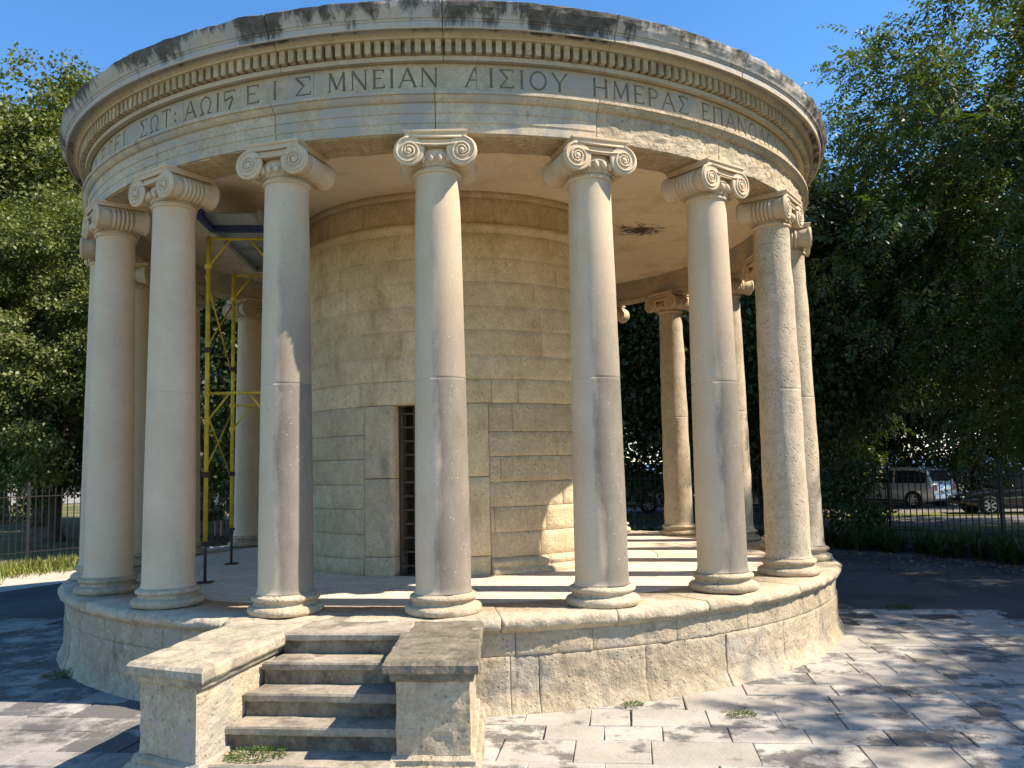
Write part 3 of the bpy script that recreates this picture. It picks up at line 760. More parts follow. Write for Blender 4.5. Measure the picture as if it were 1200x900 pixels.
# ---- inscription
TH, TN = .135, .075                                         # thick and thin stroke widths relative to height
FONT = {
 'Α': (.82, [([(.02, 0), (.41, 1)], TN), ([(.41, 1), (.80, 0)], TH), ([(.17, .36), (.64, .36)], TN)], [(.02, 0), (.80, 0)]),
 'Ε': (.62, [([(.12, 0), (.12, 1)], TH), ([(.12, .97), (.58, .97), (.58, .84)], TN), ([(.12, .53), (.45, .53)], TN), ([(.12, .03), (.60, .03), (.60, .17)], TN)], [(.12, 0), (.12, 1)]),
 'Ι': (.28, [([(.14, 0), (.14, 1)], TH)], [(.14, 0), (.14, 1)]),
 'Σ': (.72, [([(.66, .82), (.66, .97), (.06, .97)], TN), ([(.06, .97), (.40, .52)], TH), ([(.40, .52), (.06, .03)], TN), ([(.06, .03), (.68, .03), (.68, .18)], TN)], []),
 'Ω': (.86, [([(.05, .03), (.30, .03), (.16, .30), (.10, .58), (.20, .86), (.43, .98), (.66, .86), (.76, .58), (.70, .30), (.56, .03), (.81, .03)], TN*1.3)], []),
 'Τ': (.72, [([(.36, 0), (.36, 1)], TH), ([(.04, .82), (.04, .97), (.68, .97), (.68, .82)], TN)], [(.36, 0)]),
 'Μ': (.96, [([(.10, 0), (.14, 1)], TN), ([(.14, 1), (.47, .12)], TH), ([(.47, .12), (.82, 1)], TN), ([(.82, 1), (.86, 0)], TH)], [(.10, 0), (.86, 0)]),
 'Ν': (.86, [([(.10, 0), (.10, 1)], TN), ([(.10, 1), (.76, 0)], TH), ([(.76, 0), (.76, 1)], TN)], [(.10, 0), (.76, 1)]),
 'Ο': (.86, [([(.43+.37*math.cos(t), .5+.48*math.sin(t)) for t in [2*PI*i/18 for i in range(19)]], TN*1.4)], []),
 'Υ': (.78, [([(.04, 1), (.39, .46)], TH), ([(.74, 1), (.39, .46)], TN), ([(.39, .46), (.39, 0)], TH)], [(.39, 0), (.04, 1), (.74, 1)]),
 'Η': (.86, [([(.12, 0), (.12, 1)], TH), ([(.74, 0), (.74, 1)], TH), ([(.12, .52), (.74, .52)], TN)], [(.12, 0), (.12, 1), (.74, 0), (.74, 1)]),
 'Ρ': (.66, [([(.12, 0), (.12, 1)], TH), ([(.12, .97), (.40, .97), (.57, .86), (.60, .72), (.55, .57), (.38, .47), (.12, .47)], TN)], [(.12, 0)]),
 'Π': (.84, [([(.12, 0), (.12, 1)], TH), ([(.72, 0), (.72, 1)], TH), ([(.06, .97), (.78, .97)], TN)], [(.12, 0), (.72, 0)]),
 'Δ': (.82, [([(.04, .03), (.41, 1)], TN), ([(.41, 1), (.78, .03)], TH), ([(.02, .03), (.80, .03)], TN)], []),
 'Ϛ': (.72, [([(.08, .45), (.08, .97), (.68, .97), (.68, .86)], TN), ([(.08, .45), (.50, .62), (.56, .50), (.34, -.02)], TH)], []),
 'Γ': (.6, [([(.12, 0), (.12, 1)], TH), ([(.12, .97), (.56, .97), (.56, .84)], TN)], [(.12, 0)]),
 ':': (.22, [([(.11, .10), (.11, .22)], TH), ([(.11, .52), (.11, .64)], TH)], []),
}
LR = 4.576
def letter(ch, a_left, wa, z0, h):
    W, strokes, serifs = FONT[ch]; mb = MB(); cut = MB(); sx = wa/W
    def P(u, w_, d): return pol(LR+d, a_left+u*sx, z0+w_*h)
    asp = wa*LR/(W*h)                                      # horizontal metres per unit / h
    def stroke(pts, wd):
        for (p, q) in zip(pts[:-1], pts[1:]):
            dx_, dy_ = (q[0]-p[0])*asp, q[1]-p[1]; l = math.hypot(dx_, dy_) or 1
            nx, ny = -dy_/l*wd/2/asp, dx_/l*wd/2
            ex, ey = dx_/l*.02/asp, dy_/l*.02
            c_ = [(p[0]-ex+nx, p[1]-ey+ny), (p[0]-ex-nx, p[1]-ey-ny), (q[0]+ex-nx, q[1]+ey-ny), (q[0]+ex+nx, q[1]+ey+ny)]
            dd = -.0065+.001*random.random()
            v = [P(u, w_, -.020) for u, w_ in c_] + [P(u, w_, dd) for u, w_ in c_]
            cu = [P(u, w_, -.0105) for u, w_ in c_] + [P(u, w_, .02) for u, w_ in c_]
            cut.add(cu, [(3, 2, 1, 0), (4, 5, 6, 7), (0, 1, 5, 4), (1, 2, 6, 5), (2, 3, 7, 6), (3, 0, 4, 7)])
            mb.add(v, [(3, 2, 1, 0), (4, 5, 6, 7), (0, 1, 5, 4), (1, 2, 6, 5), (2, 3, 7, 6), (3, 0, 4, 7)])
    for pts, wd in strokes: stroke(pts, wd)
    for (u, w_) in serifs:
        yy = .015 if w_ < .5 else .985
        stroke([(u-.10/asp, yy), (u+.10/asp, yy)], .035)
    am = (a_left+wa/2) % (2*PI); par = rot
    for (b0, b1, ob) in frz:
        if (am-b0) % (2*PI) < (b1-b0): par = ob
    cutters.setdefault(par.name, MB()).add(cut.v, cut.f)
    return fixn(mb.build('letter', 'letter', par))
cutters = {}
def word(txt, d0, d1, z0=5.250, h=.170, sp_=.22):
    tot = sum(FONT[c_][0] for c_ in txt) + sp_*(len(txt)-1); u = R_(d1-d0)/tot; a = R_(d0)
    for c_ in txt:
        letter(c_, a, FONT[c_][0]*u, z0, h); a += (FONT[c_][0]+sp_)*u
word('Α', 209.6, 212.6); word('ΕΤΕΙ', 214.8, 224.0); word('ΣΩΤ:', 227.8, 235.4); word('ΑΩΙϚ', 236.8, 244.6)
word('Ε', 246.0, 247.8); word('Ι', 249.4, 250.3); word('Σ', 252.3, 254.3)
word('ΜΝΕΙΑΝ', 256.2, 268.4); word('ΑΙΣΙΟΥ', 271.4, 282.8); word('ΗΜΕΡΑΣ', 285.8, 299.2); word('ΕΠΑΝΟΔΟΥ', 301.4, 320.6); word('Γ', 324.5, 326.3)

tmp = []
for nm, mb in cutters.items():
    if nm == rot.name: continue
    ob = bpy.data.objects[nm]; cu = fixn(mb.build('cutter', 'frieze')); tmp.append(cu)
    md = ob.modifiers.new('carve', 'BOOLEAN'); md.operation = 'DIFFERENCE'; md.object = cu; md.solver = 'EXACT'; md.use_self = True
dg = bpy.context.evaluated_depsgraph_get()
for nm in cutters:
    if nm == rot.name: continue
    ob = bpy.data.objects[nm]; nme = bpy.data.meshes.new_from_object(ob.evaluated_get(dg))
    ob.modifiers.clear()
    if len(nme.polygons) > 60: ob.data = nme
for cu in tmp: bpy.data.objects.remove(cu)

# ---- steps and flanking piers (stair frame: al outward, la to the right)
def spoly(p): return [st(a_, l_)[:2] for a_, l_ in p]
def ccw(p):
    s_ = sum(p[i][0]*p[(i+1) % len(p)][1]-p[(i+1) % len(p)][0]*p[i][1] for i in range(len(p))); return p if s_ > 0 else p[::-1]
def rough_prism(name, poly, z0, z1, mat, parent, b=.015, bb=0, amp=.012, sub=8, nsc=5, nzs=None):
    """prism with subdivided, noise-worn faces"""
    mb = MB().prism(ccw(poly), z0, z1, b, bb)
    bm = bmesh.new()
    vs_ = [bm.verts.new(p) for p in mb.v]
    for q in mb.f: bm.faces.new([vs_[i] for i in q])
    bm.normal_update()
    long = [e for e in bm.edges if e.calc_length() > .12]
    bmesh.ops.subdivide_edges(bm, edges=long, cuts=sub, use_grid_fill=True)
    bm.normal_update()
    for v_ in bm.verts:
        c_ = v_.co; d = amp*(fb(c_.x*nsc, c_.y*nsc, c_.z*nsc)); v_.co = c_+v_.normal*d
    me = bpy.data.meshes.new(name); bmesh.ops.recalc_face_normals(bm, faces=bm.faces); bm.to_mesh(me); bm.free()
    me.materials.append(M[mat]); o = bpy.data.objects.new(name, me); C.objects.link(o); o.parent = parent
    return o
RISE = FZ/5
nose = [5.23, 5.49, 5.73, 5.95, 6.22]
Lin = lambda al: -.30-(al-5.2)*.13; Rin = lambda al: .52+(al-4.96)*.14
for i, n_ in enumerate(nose):
    z1 = FZ-RISE*i; back = 4.45 if i == 0 else nose[i-1]-.14
    fr = n_
    def sp_(a0, a1, e=.06): return [(a0, Lin(a0)-e), (a0, Rin(a0)+e), (a1, Rin(a1)+e), (a1, Lin(a1)-e)]
    s_ = rough_prism('step', spoly(sp_(back, fr)), z1-.055, z1-.001*(i == 0), 'step', rot, .014, .006, .007, 9, 4)
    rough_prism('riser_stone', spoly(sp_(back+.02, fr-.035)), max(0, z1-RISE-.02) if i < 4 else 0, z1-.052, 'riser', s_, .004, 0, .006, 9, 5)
def pier(name, top, z_cap, label, cm='pier_cap'):
    """top: cap quad (al, la): front-left, front-right, back-right, back-left"""
    cx = sum(p[0] for p in top)/4; cy = sum(p[1] for p in top)/4
    def ins(d): return [(p[0]-d*(1 if p[0] > cx else 0), p[1]-d*(1 if p[1] > cy else -1)) for p in top]
    capo = rough_prism('stair_pier', spoly(ins(.07)), .16, z_cap-.13, 'plinth', rot, .004, 0, .009, 16, 9)
    capo['label'] = label
    body = ins(.065)
    rough_prism('cap', spoly(top), z_cap-.085, z_cap, cm, capo, .022, .014, .012, 12, 6)
    rough_prism('cap_moulding', spoly(ins(.035)), z_cap-.135, z_cap-.083, cm, capo, .004, .02, .006, 10, 6)
    rough_prism('base_moulding', spoly(ins(-.005)), -.02, .13, 'plinth', capo, .03, 0, .012, 12, 6)
    rough_prism('base_moulding', spoly(ins(.035)), .12, .18, 'plinth', capo, .02, 0, .010, 12, 6)
    return capo
pier('stair_pier', [(6.17, -1.03), (6.37, -.40), (4.62, -.30), (4.62, -.97)], FZ-.005, 'long left stair pier with a pale worn cap')
pier('stair_pier', [(6.13, .67), (6.11, 1.28), (4.70, 1.08), (4.70, .475)], FZ-.003, 'right stair pier with a dark speckled flat cap', 'pier_cap_dark')

# ================================================================== PAVING
pave = sheet('pavement', 'ground', [(-1, -1), (1, -1), (1, 1), (-1, 1)], .001)
pave.data.clear_geometry()
pv = [st(-.3, -9, .002), st(-.3, 10.5, .002), st(9, 10.5, .002), st(9, -9, .002)]
pave.data.from_pydata(pv, [], [(0, 1, 2, 3)]); pave.data.materials.clear(); pave.data.materials.append(M['ground']); fixn(pave)
npv = 0
def slab(al0, al1, la0, la1, mat):
    global npv
    c_ = Vector(st((al0+al1)/2, (la0+la1)/2))
    corners = [Vector(st(a_, l_)).length for a_ in (al0, al1) for l_ in (la0, la1)]
    if max(corners) < RD+.02: return
    if all(4.7 < a_ < 6.1 and -.9 < l_ < 1.1 for a_ in (al0, al1) for l_ in (la0, la1)): return
    d = c_-Vector((CAM.x, CAM.y, 0))
    fy = d.dot(Vector((fw.x, fw.y, 0)).normalized()); fx = d.dot(rt)
    if fy < 4.0 or abs(fx)/max(fy, .1) > .75: return
    g = .0035
    z = .022+random.uniform(-.003, .003); tx, ty = random.uniform(-.005, .005), random.uniform(-.005, .005)
    j = lambda: random.uniform(-.007, .006)
    P_ = [(al0+g+j(), la0+g+j()), (al0+g+j(), la1-g+j()), (al1-g+j(), la1-g+j()), (al1-g+j(), la0+g+j())]
    mb = MB().prism(ccw(spoly(P_)), -.02, z, .005)
    mb.v = [(x, y, zz + ((x-c_.x)*tx+(y-c_.y)*ty if zz > 0 else 0)) for x, y, zz in mb.v]
    mb.build('paving_slab', mat, pave); npv += 1
al = -.3
while al < 7.6:
    d = random.choice([.34, .40, .44, .46, .30])
    la = -7.5+random.uniform(0, .5)
    while la < 9.5:
        w = random.choice([random.uniform(.30, .5), random.uniform(.46, .74)])
        left = la < -1
        if left: w *= 1.5
        if not (left and al < .4): slab(al, al+d, la, la+w, 'paving_left' if left else 'paving') if not (al < .5 and random.random() < .35) else None
        la += w
    al += d

# ================================================================== SCAFFOLD TOWER
sc_ = empty('scaffold_tower', (-2.6, -1.0, FZ), label='yellow steel scaffold tower with blue edged deck standing between the columns', cat='scaffold')
def sm(mb, name, mat, par=sc_, **kw):
    o = mb.build(name, mat, par, True, **kw); o.matrix_parent_inverse = Matrix.Translation(-Vector(sc_.location)) if par is sc_ else Matrix(); return o
pole = {}
ZT = 4.66
for nm, x, y in (('a', -2.812, -1.961), ('b', -3.016, -.092), ('c', -2.10, -1.961), ('d', -2.32, -.092)):
    pole[nm] = (x, y)
    z0 = 1.22 if nm in 'ac' else 1.24
    sm(MB().tube([(x, y, z0), (x, y, ZT)], .025, 12), 'post', 'yellow')
    sm(MB().tube([(x, y, FZ+.01), (x, y, z0+.05)], .017, 10).lathe([(.045, 0), (.045, .03)], 12, 'z', (x, y, z0-.03)).box(x-.08, x+.08, y-.08, y+.08, FZ+.003, FZ+.013), 'jack_leg', 'jack')
for nm in 'abcd':
    x, y = pole[nm]
    for z in (2.54, 2.86, 4.31, 1.95, 3.35): sm(MB().lathe([(.036, z-.03), (.042, z-.02), (.042, z+.02), (.036, z+.03)], 10, 'z', (x, y, 0)), 'coupler', 'jack' if z in (1.95, 3.35) else 'yellow')
def rod(p, q, r=.012, mat='yellow', name='brace'): sm(MB().tube([p, q], r, 8), name, mat)
for (l_, r_) in (('a', 'c'), ('b', 'd')):
    x0, y0 = pole[l_]; x1, y1 = pole[r_]
    for z in (2.86, 4.63):
        rod((x0, y0, z), (x1, y1, z), .016, name='rung')
        if z > 1.5:
            rod((x0, y0, z-.32), (x0+.25, y0, z)); rod((x1, y1, z-.32), (x1-.25, y1, z))
    rod((x0+.25, y0, 1.45), (x0+.25, y0, 2.86), .012, name='rung') if l_ == 'z' else None
xa, ya = pole['a']; xb, yb = pole['b']
for (z0, z1) in ((2.72, 1.95), (1.95, 2.72), (4.20, 3.35), (3.35, 4.20)):
    rod((xa-.03, ya, z0), (xb-.03, yb, z1), .011)
dk = sm(MB().box(-2.74, -2.16, -2.42, .10, 4.775, 4.80), 'deck', 'galv')
for mbx, mt in ((MB().box(-2.785, -2.738, -1.93, .10, 4.72, 4.83), 'galv'), (MB().box(-2.162, -2.115, -2.42, .10, 4.72, 4.83), 'galv'),
                (MB().box(-2.80, -2.742, -2.46, -1.93, 4.715, 4.835), 'blue'), (MB().box(-2.74, -2.16, -2.02, -1.96, 4.70, 4.774), 'blue'),
                (MB().box(-2.74, -2.16, .04, .09, 4.72, 4.774), 'galv'), (MB().box(-2.74, -2.16, -1.0, -.96, 4.74, 4.774), 'galv')):
    o = mbx.build('deck_beam', mt, dk); 
kit = fixn(MB().box(-.15, .15, -.1, .1, 0, .10, .01).tube([(-.08, 0, .10), (-.06, 0, .16), (.06, 0, .16), (.08, 0, .10)], .012, 6).build('tool_bag', 'black_cloth', None, label='small black bag lying on the scaffold deck', cat='bag', loc=(-2.42, -1.85, 4.801)))

# ================================================================== FENCE (ring round the monument)
FR = 12.2
fen = empty('iron_fence', (0, 0, 0), label='black iron railing with thin upright bars curving round behind the monument', cat='fence')
A0, A1 = R_(2), R_(152)
FZ0 = .12
n = 236
bme = lathe_obj_mesh(MB().tube([(0, 0, 0), (0, 0, 1.52)], .012, 6).lathe([(.006, 1.50), (.018, 1.54), (.013, 1.57), (.001, 1.63)], 6), 'bar', 'iron', False)
for i in range(n):
    a = A0+(A1-A0)*i/(n-1)
    o = bpy.data.objects.new('bar', bme); C.objects.link(o); o.parent = fen; o.location = pol(FR, a, FZ0-.02); o.rotation_euler = (random.uniform(-.006, .006), random.uniform(-.006, .006), a)
for zz in (.22, 1.42):
    v, f = sweep_stone([(FR-.014, zz-.012+FZ0), (FR+.014, zz-.012+FZ0), (FR+.014, zz+.012+FZ0), (FR-.014, zz+.012+FZ0)], A0, A1, 110, 0, 0)
    obj('rail', v, f, 'iron', fen)
for i in range(14):
    a = A0+(A1-A0)*i/13
    o = MB().box(-.025, .025, -.025, .025, 0, 1.68, .006).lathe([(.02, 1.66), (.04, 1.70), (.03, 1.74), (.004, 1.78)], 8).build('post', 'iron', fen)
    o.location = pol(FR, a+.003, FZ0-.04); o.rotation_euler = (0, 0, a)
kb0 = empty('fence_kerb', (0, 0, 0), label='low pale stone kerb under the black iron railing', cat='kerb')
nk = 34
for i in range(nk):
    a0 = A0-.02+(A1-A0+.04)*i/nk; a1 = A0-.02+(A1-A0+.04)*(i+1)/nk
    v, f = sweep_stone([(FR-.14, -.03), (FR+.14, -.03), (FR+.14, .10), (FR+.12, .115), (FR-.12, .115), (FR-.14, .10)], a0, a1, 5, .006, .01)
    obj('kerb_stone', v, f, 'kerb', kb0)
# pale gritty strip inside the fence, left side
v = []; f = []
for i in range(21):
    a = R_(128)+R_(34)*i/20
    v += [pol(9.0, a, GZ+.006), pol(FR-.14, a, GZ+.006)]
for i in range(20): f.append((2*i, 2*i+1, 2*i+3, 2*i+2))
fixn(obj('path', v, f, 'verge', None, kind='structure'))

# ================================================================== PLANTS
def np_mesh(name, verts, nper, mat):
    """verts (N,nper,3) -> N separate faces"""
    N = verts.shape[0]; me = bpy.data.meshes.new(name)
    me.vertices.add(N*nper); me.vertices.foreach_set('co', verts.reshape(-1).astype(np.float32))
    me.loops.add(N*nper); me.loops.foreach_set('vertex_index', np.arange(N*nper, dtype=np.int32))
    me.polygons.add(N); me.polygons.foreach_set('loop_start', np.arange(0, N*nper, nper, dtype=np.int32))
    me.update(calc_edges=True); me.materials.append(M[mat]); return me
def unit(v): return v/np.maximum(np.linalg.norm(v, axis=-1, keepdims=True), 1e-9)
def leaves(pos, d, nr, L, W, bend=.15):
    """diamond leaves: base, side, tip, side"""
    d = unit(d); sd = unit(np.cross(d, nr)); nn = np.cross(sd, d)
    L = L[:, None]; W = W[:, None]
    base = pos; tip = pos+d*L-nn*L*bend; mid = pos+d*L*.5
    return np.stack([base, mid+sd*W*.5, tip, mid-sd*W*.5], 1)
def crown_points(n, rx, rz, seed, shell=.45, gaps=.0):
    r = np.random.default_rng(seed); out = []
    while len(out) < n:
        p = r.normal(size=3); p /= np.linalg.norm(p); rad = shell+(1-shell)*r.random()**.6
        lump = 1+.22*noise.noise(Vector((p[0]*1.8+seed, p[1]*1.8, p[2]*1.8)))+.12*noise.noise(Vector((p[0]*4+seed, p[1]*4, p[2]*4)))
        q = p*rad*lump
        if noise.noise(Vector((q[0]*2.6+seed*3, q[1]*2.6, q[2]*2.6))) < gaps-.25: continue
        out.append((q[0]*rx, q[1]*rx, q[2]*rz))
    return np.array(out)
def broad_crown(name, mat, rx, rz, ncl, nl, seed, size=.15, sig=.42):
    r = np.random.default_rng(seed); cp = crown_points(ncl, rx, rz, seed, .40, .10)
    cl = np.repeat(cp, nl, 0); N = len(cl)
    off = r.normal(size=(N, 3))*np.array([sig, sig, sig*.55])
    pos = cl+off
    out = unit(pos*np.array([1, 1, .8]))
    d = out*.5+r.normal(size=(N, 3))*.6+np.array([0, 0, -.45])
    nr = np.array([0, 0, 1.0])+out*.5+r.normal(size=(N, 3))*.45
    L = size*(.5+1.0*r.random(N))
    return np_mesh(name, leaves(pos, d, nr, L, L*.78), 4, mat), cp
def feather_crown(name, mat, rx, rz, ncl, nf, nleaf, seed, flen=.42, lf=.075, sig=.38):
    r = np.random.default_rng(seed); cp = crown_points(ncl, rx, rz, seed, .32, .08)
    cl = np.repeat(cp, nf, 0); N = len(cl)
    pos = cl+r.normal(size=(N, 3))*np.array([sig, sig, sig*.6])
    out = unit(pos*np.array([1, 1, .5]))
    d = unit(out*.8+r.normal(size=(N, 3))*.6+np.array([0, 0, -.55]))
    nr = np.array([0, 0, 1.0])+r.normal(size=(N, 3))*.4
    sd = unit(np.cross(d, nr)); nn = np.cross(sd, d)
    FL = flen*(.7+.6*r.random(N))
    t = (np.arange(nleaf)+.6)/nleaf
    P = pos[:, None, :]+d[:, None, :]*(FL[:, None]*t)[:, :, None]-nn[:, None, :]*(FL[:, None]*.35*t*t)[:, :, None]
    sgn = np.where(np.arange(nleaf) % 2 == 0, 1., -1.)[None, :, None]
    D = sd[:, None, :]*sgn+d[:, None, :]*.55-nn[:, None, :]*.2+r.normal(size=(N, nleaf, 3))*.18
    NR = np.broadcast_to(nn[:, None, :], D.shape)+r.normal(size=D.shape)*.35
    L = lf*(1.15-.5*t)[None, :]*(.8+.4*r.random((N, nleaf)))
    lv = leaves(P.reshape(-1, 3), D.reshape(-1, 3), NR.reshape(-1, 3), L.reshape(-1)*1.25, L.reshape(-1)*.55)
    return np_mesh(name, lv, 4, mat), cp
def wood_mesh(name, mat, H, base, r0, cp, cz, seed, nl=9, twigs=40):
    """tapered trunk with root flare, limbs to clumps of the crown; H = height where limbs spread"""
    rr = random.Random(seed); mb = MB()
    lean = Vector((rr.uniform(-.4, .4), rr.uniform(-.4, .4), 0))
    top = Vector((lean.x, lean.y, cz+.25*(cp[:, 2].max())))
    path = [Vector((0, 0, -.1)), Vector((0, 0, .25)), Vector((lean.x*.15, lean.y*.15, .9)), Vector((lean.x*.4+.08, lean.y*.4, H*.6)), Vector((lean.x*.7, lean.y*.7, H)), Vector((lean.x*.9, lean.y*.9, (H+top.z)/2)), top]
    mb.tube(path, [r0*1.75, r0*1.25, r0, r0*.9, r0*.8, r0*.5, r0*.12], 12)
    idx = list(range(len(cp))); rr.shuffle(idx)
    for q in idx[:nl]:
        e = Vector(cp[q])+Vector((0, 0, cz)); s_ = path[3+rr.randrange(3)]
        m1 = s_.lerp(e, .35)+Vector((rr.uniform(-.3, .3), rr.uniform(-.3, .3), .5)); m2 = s_.lerp(e, .7)+Vector((rr.uniform(-.3, .3), rr.uniform(-.3, .3), .35))
        mb.tube([s_, m1, m2, e], [r0*.48, r0*.32, r0*.18, r0*.05], 8)
        for q2 in rr.sample(idx, twigs//nl):
            e2 = Vector(cp[q2])+Vector((0, 0, cz))
            if (e2-m2).length < 3.2: mb.tube([m2, m2.lerp(e2, .5)+Vector((0, 0, .15)), e2], [r0*.14, r0*.09, r0*.03], 5)
            elif (e2-m1).length < 3.2: mb.tube([m1, m1.lerp(e2, .5)+Vector((0, 0, .15)), e2], [r0*.16, r0*.10, r0*.03], 5)
    return lathe_obj_mesh(mb, name, mat)
def tree(name, wood, crown, cz, loc, rz, s, label, group=None, cat='tree'):
    o = empty(name, loc, rz, label, cat, group); o.scale = (s, s, s)
    w = bpy.data.objects.new('trunk', wood); C.objects.link(w); w.parent = o
    c_ = bpy.data.objects.new('crown', crown); C.objects.link(c_); c_.parent = o; c_.location = (0, 0, cz)
    return o
fc_me, fcp = feather_crown('crown', 'leaf_feather', 4.6, 4.6, 900, 20, 13, 5, .44, .092, .30)
fw_me = wood_mesh('trunk', 'bark', 2.6, 0, .20, fcp, 5.8, 5, 14, 110)
bc_me, bcp = broad_crown('crown', 'leaf_broad', 5.0, 6.2, 1150, 150, 3, .125, .30)
bw_me = wood_mesh('trunk', 'bark', 3.0, 0, .28, bcp, 8.2, 3, 11, 50)
dc_me, dcp = broad_crown('crown', 'leaf_dark', 4.6, 4.8, 1000, 90, 8, .13, .40)
dw_me = wood_mesh('trunk', 'bark', 2.4, 0, .28, dcp, 6.4, 8, 10, 50)
tree('feathery_tree', fw_me, fc_me, 5.8, (15.9, 8.2, 0), .4, 1.40, 'big tree with fine feathery leaves right of the rotunda')
tree('feathery_tree', fw_me, fc_me, 5.8, (16.2, -.2, 0), 2.1, 1.22, 'feathery tree at the right picture edge, nearer than the other feathery ones')
tree('feathery_tree', fw_me, fc_me, 5.8, (11.4, 18.0, 0), 3.6, 1.2, 'tallest feathery tree standing far behind on the right')
tree('feathery_tree', fw_me, fc_me, 6.6, (14.2, -7.6, 0), 5.0, .95, 'feathery tree whose shade dapples the paving at lower right')
tree('dark_tree', dw_me, dc_me, 6.0, (9.8, 14.8, 0), .9, 1.1, 'dark dense tree behind the pitted right columns')
tree('dark_tree', dw_me, dc_me, 6.0, (4.9, 17.5, 0), 2.5, 1.05, 'dark dense tree seen between columns right of the chamber')
tree('dark_tree', dw_me, dc_me, 6.4, (-2.0, 19.5, 0), 4.0, 1.1, 'dark dense tree hidden mostly behind the round chamber')
tree('dark_tree', dw_me, dc_me, 6.4, (-5.4, 18.2, 0), 5.2, .95, 'dark dense tree behind the left columns, nearest to the railing')
tree('leafy_tree', bw_me, bc_me, 8.2, (-17.0, 24.5, 0), 0, 1.29, 'tall leafy tree with sunlit top, its dark trunk nearest the left columns')
tree('leafy_tree', bw_me, bc_me, 8.2, (-20.2, 27.2, 0), 2.0, 1.31, 'tall leafy tree at the left edge with a pale scarred trunk')
tree('leafy_tree', bw_me, bc_me, 7.4, (-10.6, 25.0, 0), 4.2, 1.0, 'leafy tree seen through the gap beside the yellow scaffold')
tree('leafy_tree', bw_me, bc_me, 7.7, (-12.6, 15.9, 0), 1.2, .78, 'smaller leafy tree low at the left, in front of the tall ones')
tree('dark_tree', dw_me, dc_me, 6.2, (-5.3, 12.5, 0), 1.9, .88, 'dark dense tree right behind the back columns left of the chamber')
tree('dark_tree', dw_me, dc_me, 5.2, (12.0, 25.0, 0), 3.0, 1.15, 'dark dense tree beyond the parked cars, leftmost of three')
tree('dark_tree', dw_me, dc_me, 5.2, (17.2, 24.6, 0), 4.4, 1.15, 'dark dense tree beyond the parked cars, middle of three')
tree('dark_tree', dw_me, dc_me, 5.4, (21.8, 23.0, 0), .3, 1.1, 'dark dense tree beyond the parked cars, rightmost of three')
# pale scar on the leftmost trunk
scar = None

# strap leaved plants along the right-hand fence
def strap_mesh(seed, n=64, L0=.72):
    r = random.Random(seed); mb = MB()
    for i in range(n):
        a = r.uniform(0, 2*PI); L = L0*r.uniform(.6, 1.15); w = r.uniform(.013, .022); tilt = r.uniform(.3, 1.25)
        d = Vector((math.cos(a), math.sin(a), 0)); s_ = Vector((-d.y, d.x, 0)); p0 = d*r.uniform(0, .08)
        pts = []
        for t in (0, .3, .6, .85, 1):
            h = L*(t*math.cos(tilt*.5)-.75*tilt*t*t*.6); o_ = L*tilt*.75*(t**1.4)
            pts.append(p0+d*o_+Vector((0, 0, max(.01, h))))
        v = []
        for q, p in enumerate(pts):
            ww = w*(1, 1.1, 1, .7, .1)[q]; v += [p-s_*ww, p+s_*ww]
        mb.add(v, [(2*q, 2*q+1, 2*q+3, 2*q+2) for q in range(4)])
    return lathe_obj_mesh(mb, 'leaves', 'leaf_strap', True)
strap = [strap_mesh(s_) for s_ in (1, 2, 3, 4)]
k = 0
for (d0, d1, stp, rr_) in ((12, 50, 1.7, 10.9), (13, 50, 1.7, 11.5), (62, 82, 2.2, 11.5)):
    d = d0
    while d < d1:
        a = R_(d+random.uniform(-.6, .6)); r = rr_+random.uniform(-.25, .25)
        o = bpy.data.objects.new('strap_leaved_plant', strap[k % 4]); C.objects.link(o); o.location = pol(r, a, GZ); o.rotation_euler = (0, 0, random.uniform(0, 6)); s_ = random.uniform(.65, 1.0); o.scale = (s_, s_, s_)
        tag(o, 'clump of arching green strap leaves in the planting strip along the iron railing', 'plant', 'strap leaved clumps along the railing'); k += 1; d += stp
# dark shrub in front of the right fence
sh_me, shp = broad_crown('foliage', 'leaf_dark', .75, 1.0, 60, 60, 21, .09, .18)
sw = MB()
for i in range(7):
    p = shp[i*7]; sw.tube([(0, 0, -.05), (p[0]*.4, p[1]*.4, .5), (p[0], p[1], p[2]+1.05)], [.025, .018, .006], 6)
sw_me = lathe_obj_mesh(sw, 'stem', 'bark')
for (x, y, s_, lb) in ((9.0, 7.6, 1.0, 'dark leafy shrub against the railing just right of the columns'),):
    o = empty('shrub', (x, y, GZ), s_, lb, 'shrub'); o.scale = (s_,)*3
    c_ = bpy.data.objects.new('foliage', sh_me); C.objects.link(c_); c_.parent = o; c_.location = (0, 0, 1.05)
    c_ = bpy.data.objects.new('stem', sw_me); C.objects.link(c_); c_.parent = o
# grass along the left kerb, and small weeds
def blades(name, pts, L0, w0, mat, lean=.5):
    n = len(pts); a = rng.random(n)*2*PI; L = L0*(.5+.9*rng.random(n)); ln = lean*rng.random(n)
    d = np.stack([np.cos(a)*ln, np.sin(a)*ln, np.ones(n)], 1)
    s_ = np.stack([-np.sin(a), np.cos(a), np.zeros(n)], 1); w = w0*(.6+.8*rng.random(n))
    P = np.array(pts); tip = P+unit(d)*L[:, None]; tip[:, 2] -= L*ln*.25
    mid = P+unit(d)*L[:, None]*.55
    return np_mesh(name, np.stack([P-s_*w[:, None], P+s_*w[:, None], mid+s_*w[:, None]*.9, tip, mid-s_*w[:, None]*.9], 1), 5, mat)
pts = []
for i in range(5200):
    a = R_(130)+R_(30)*rng.random(); r = FR-.18-abs(rng.normal())*.55
    if noise.noise(Vector((r*math.cos(a)*1.3, r*math.sin(a)*1.3, 0))) < -.12: continue
    pts.append(pol(r, a, GZ))
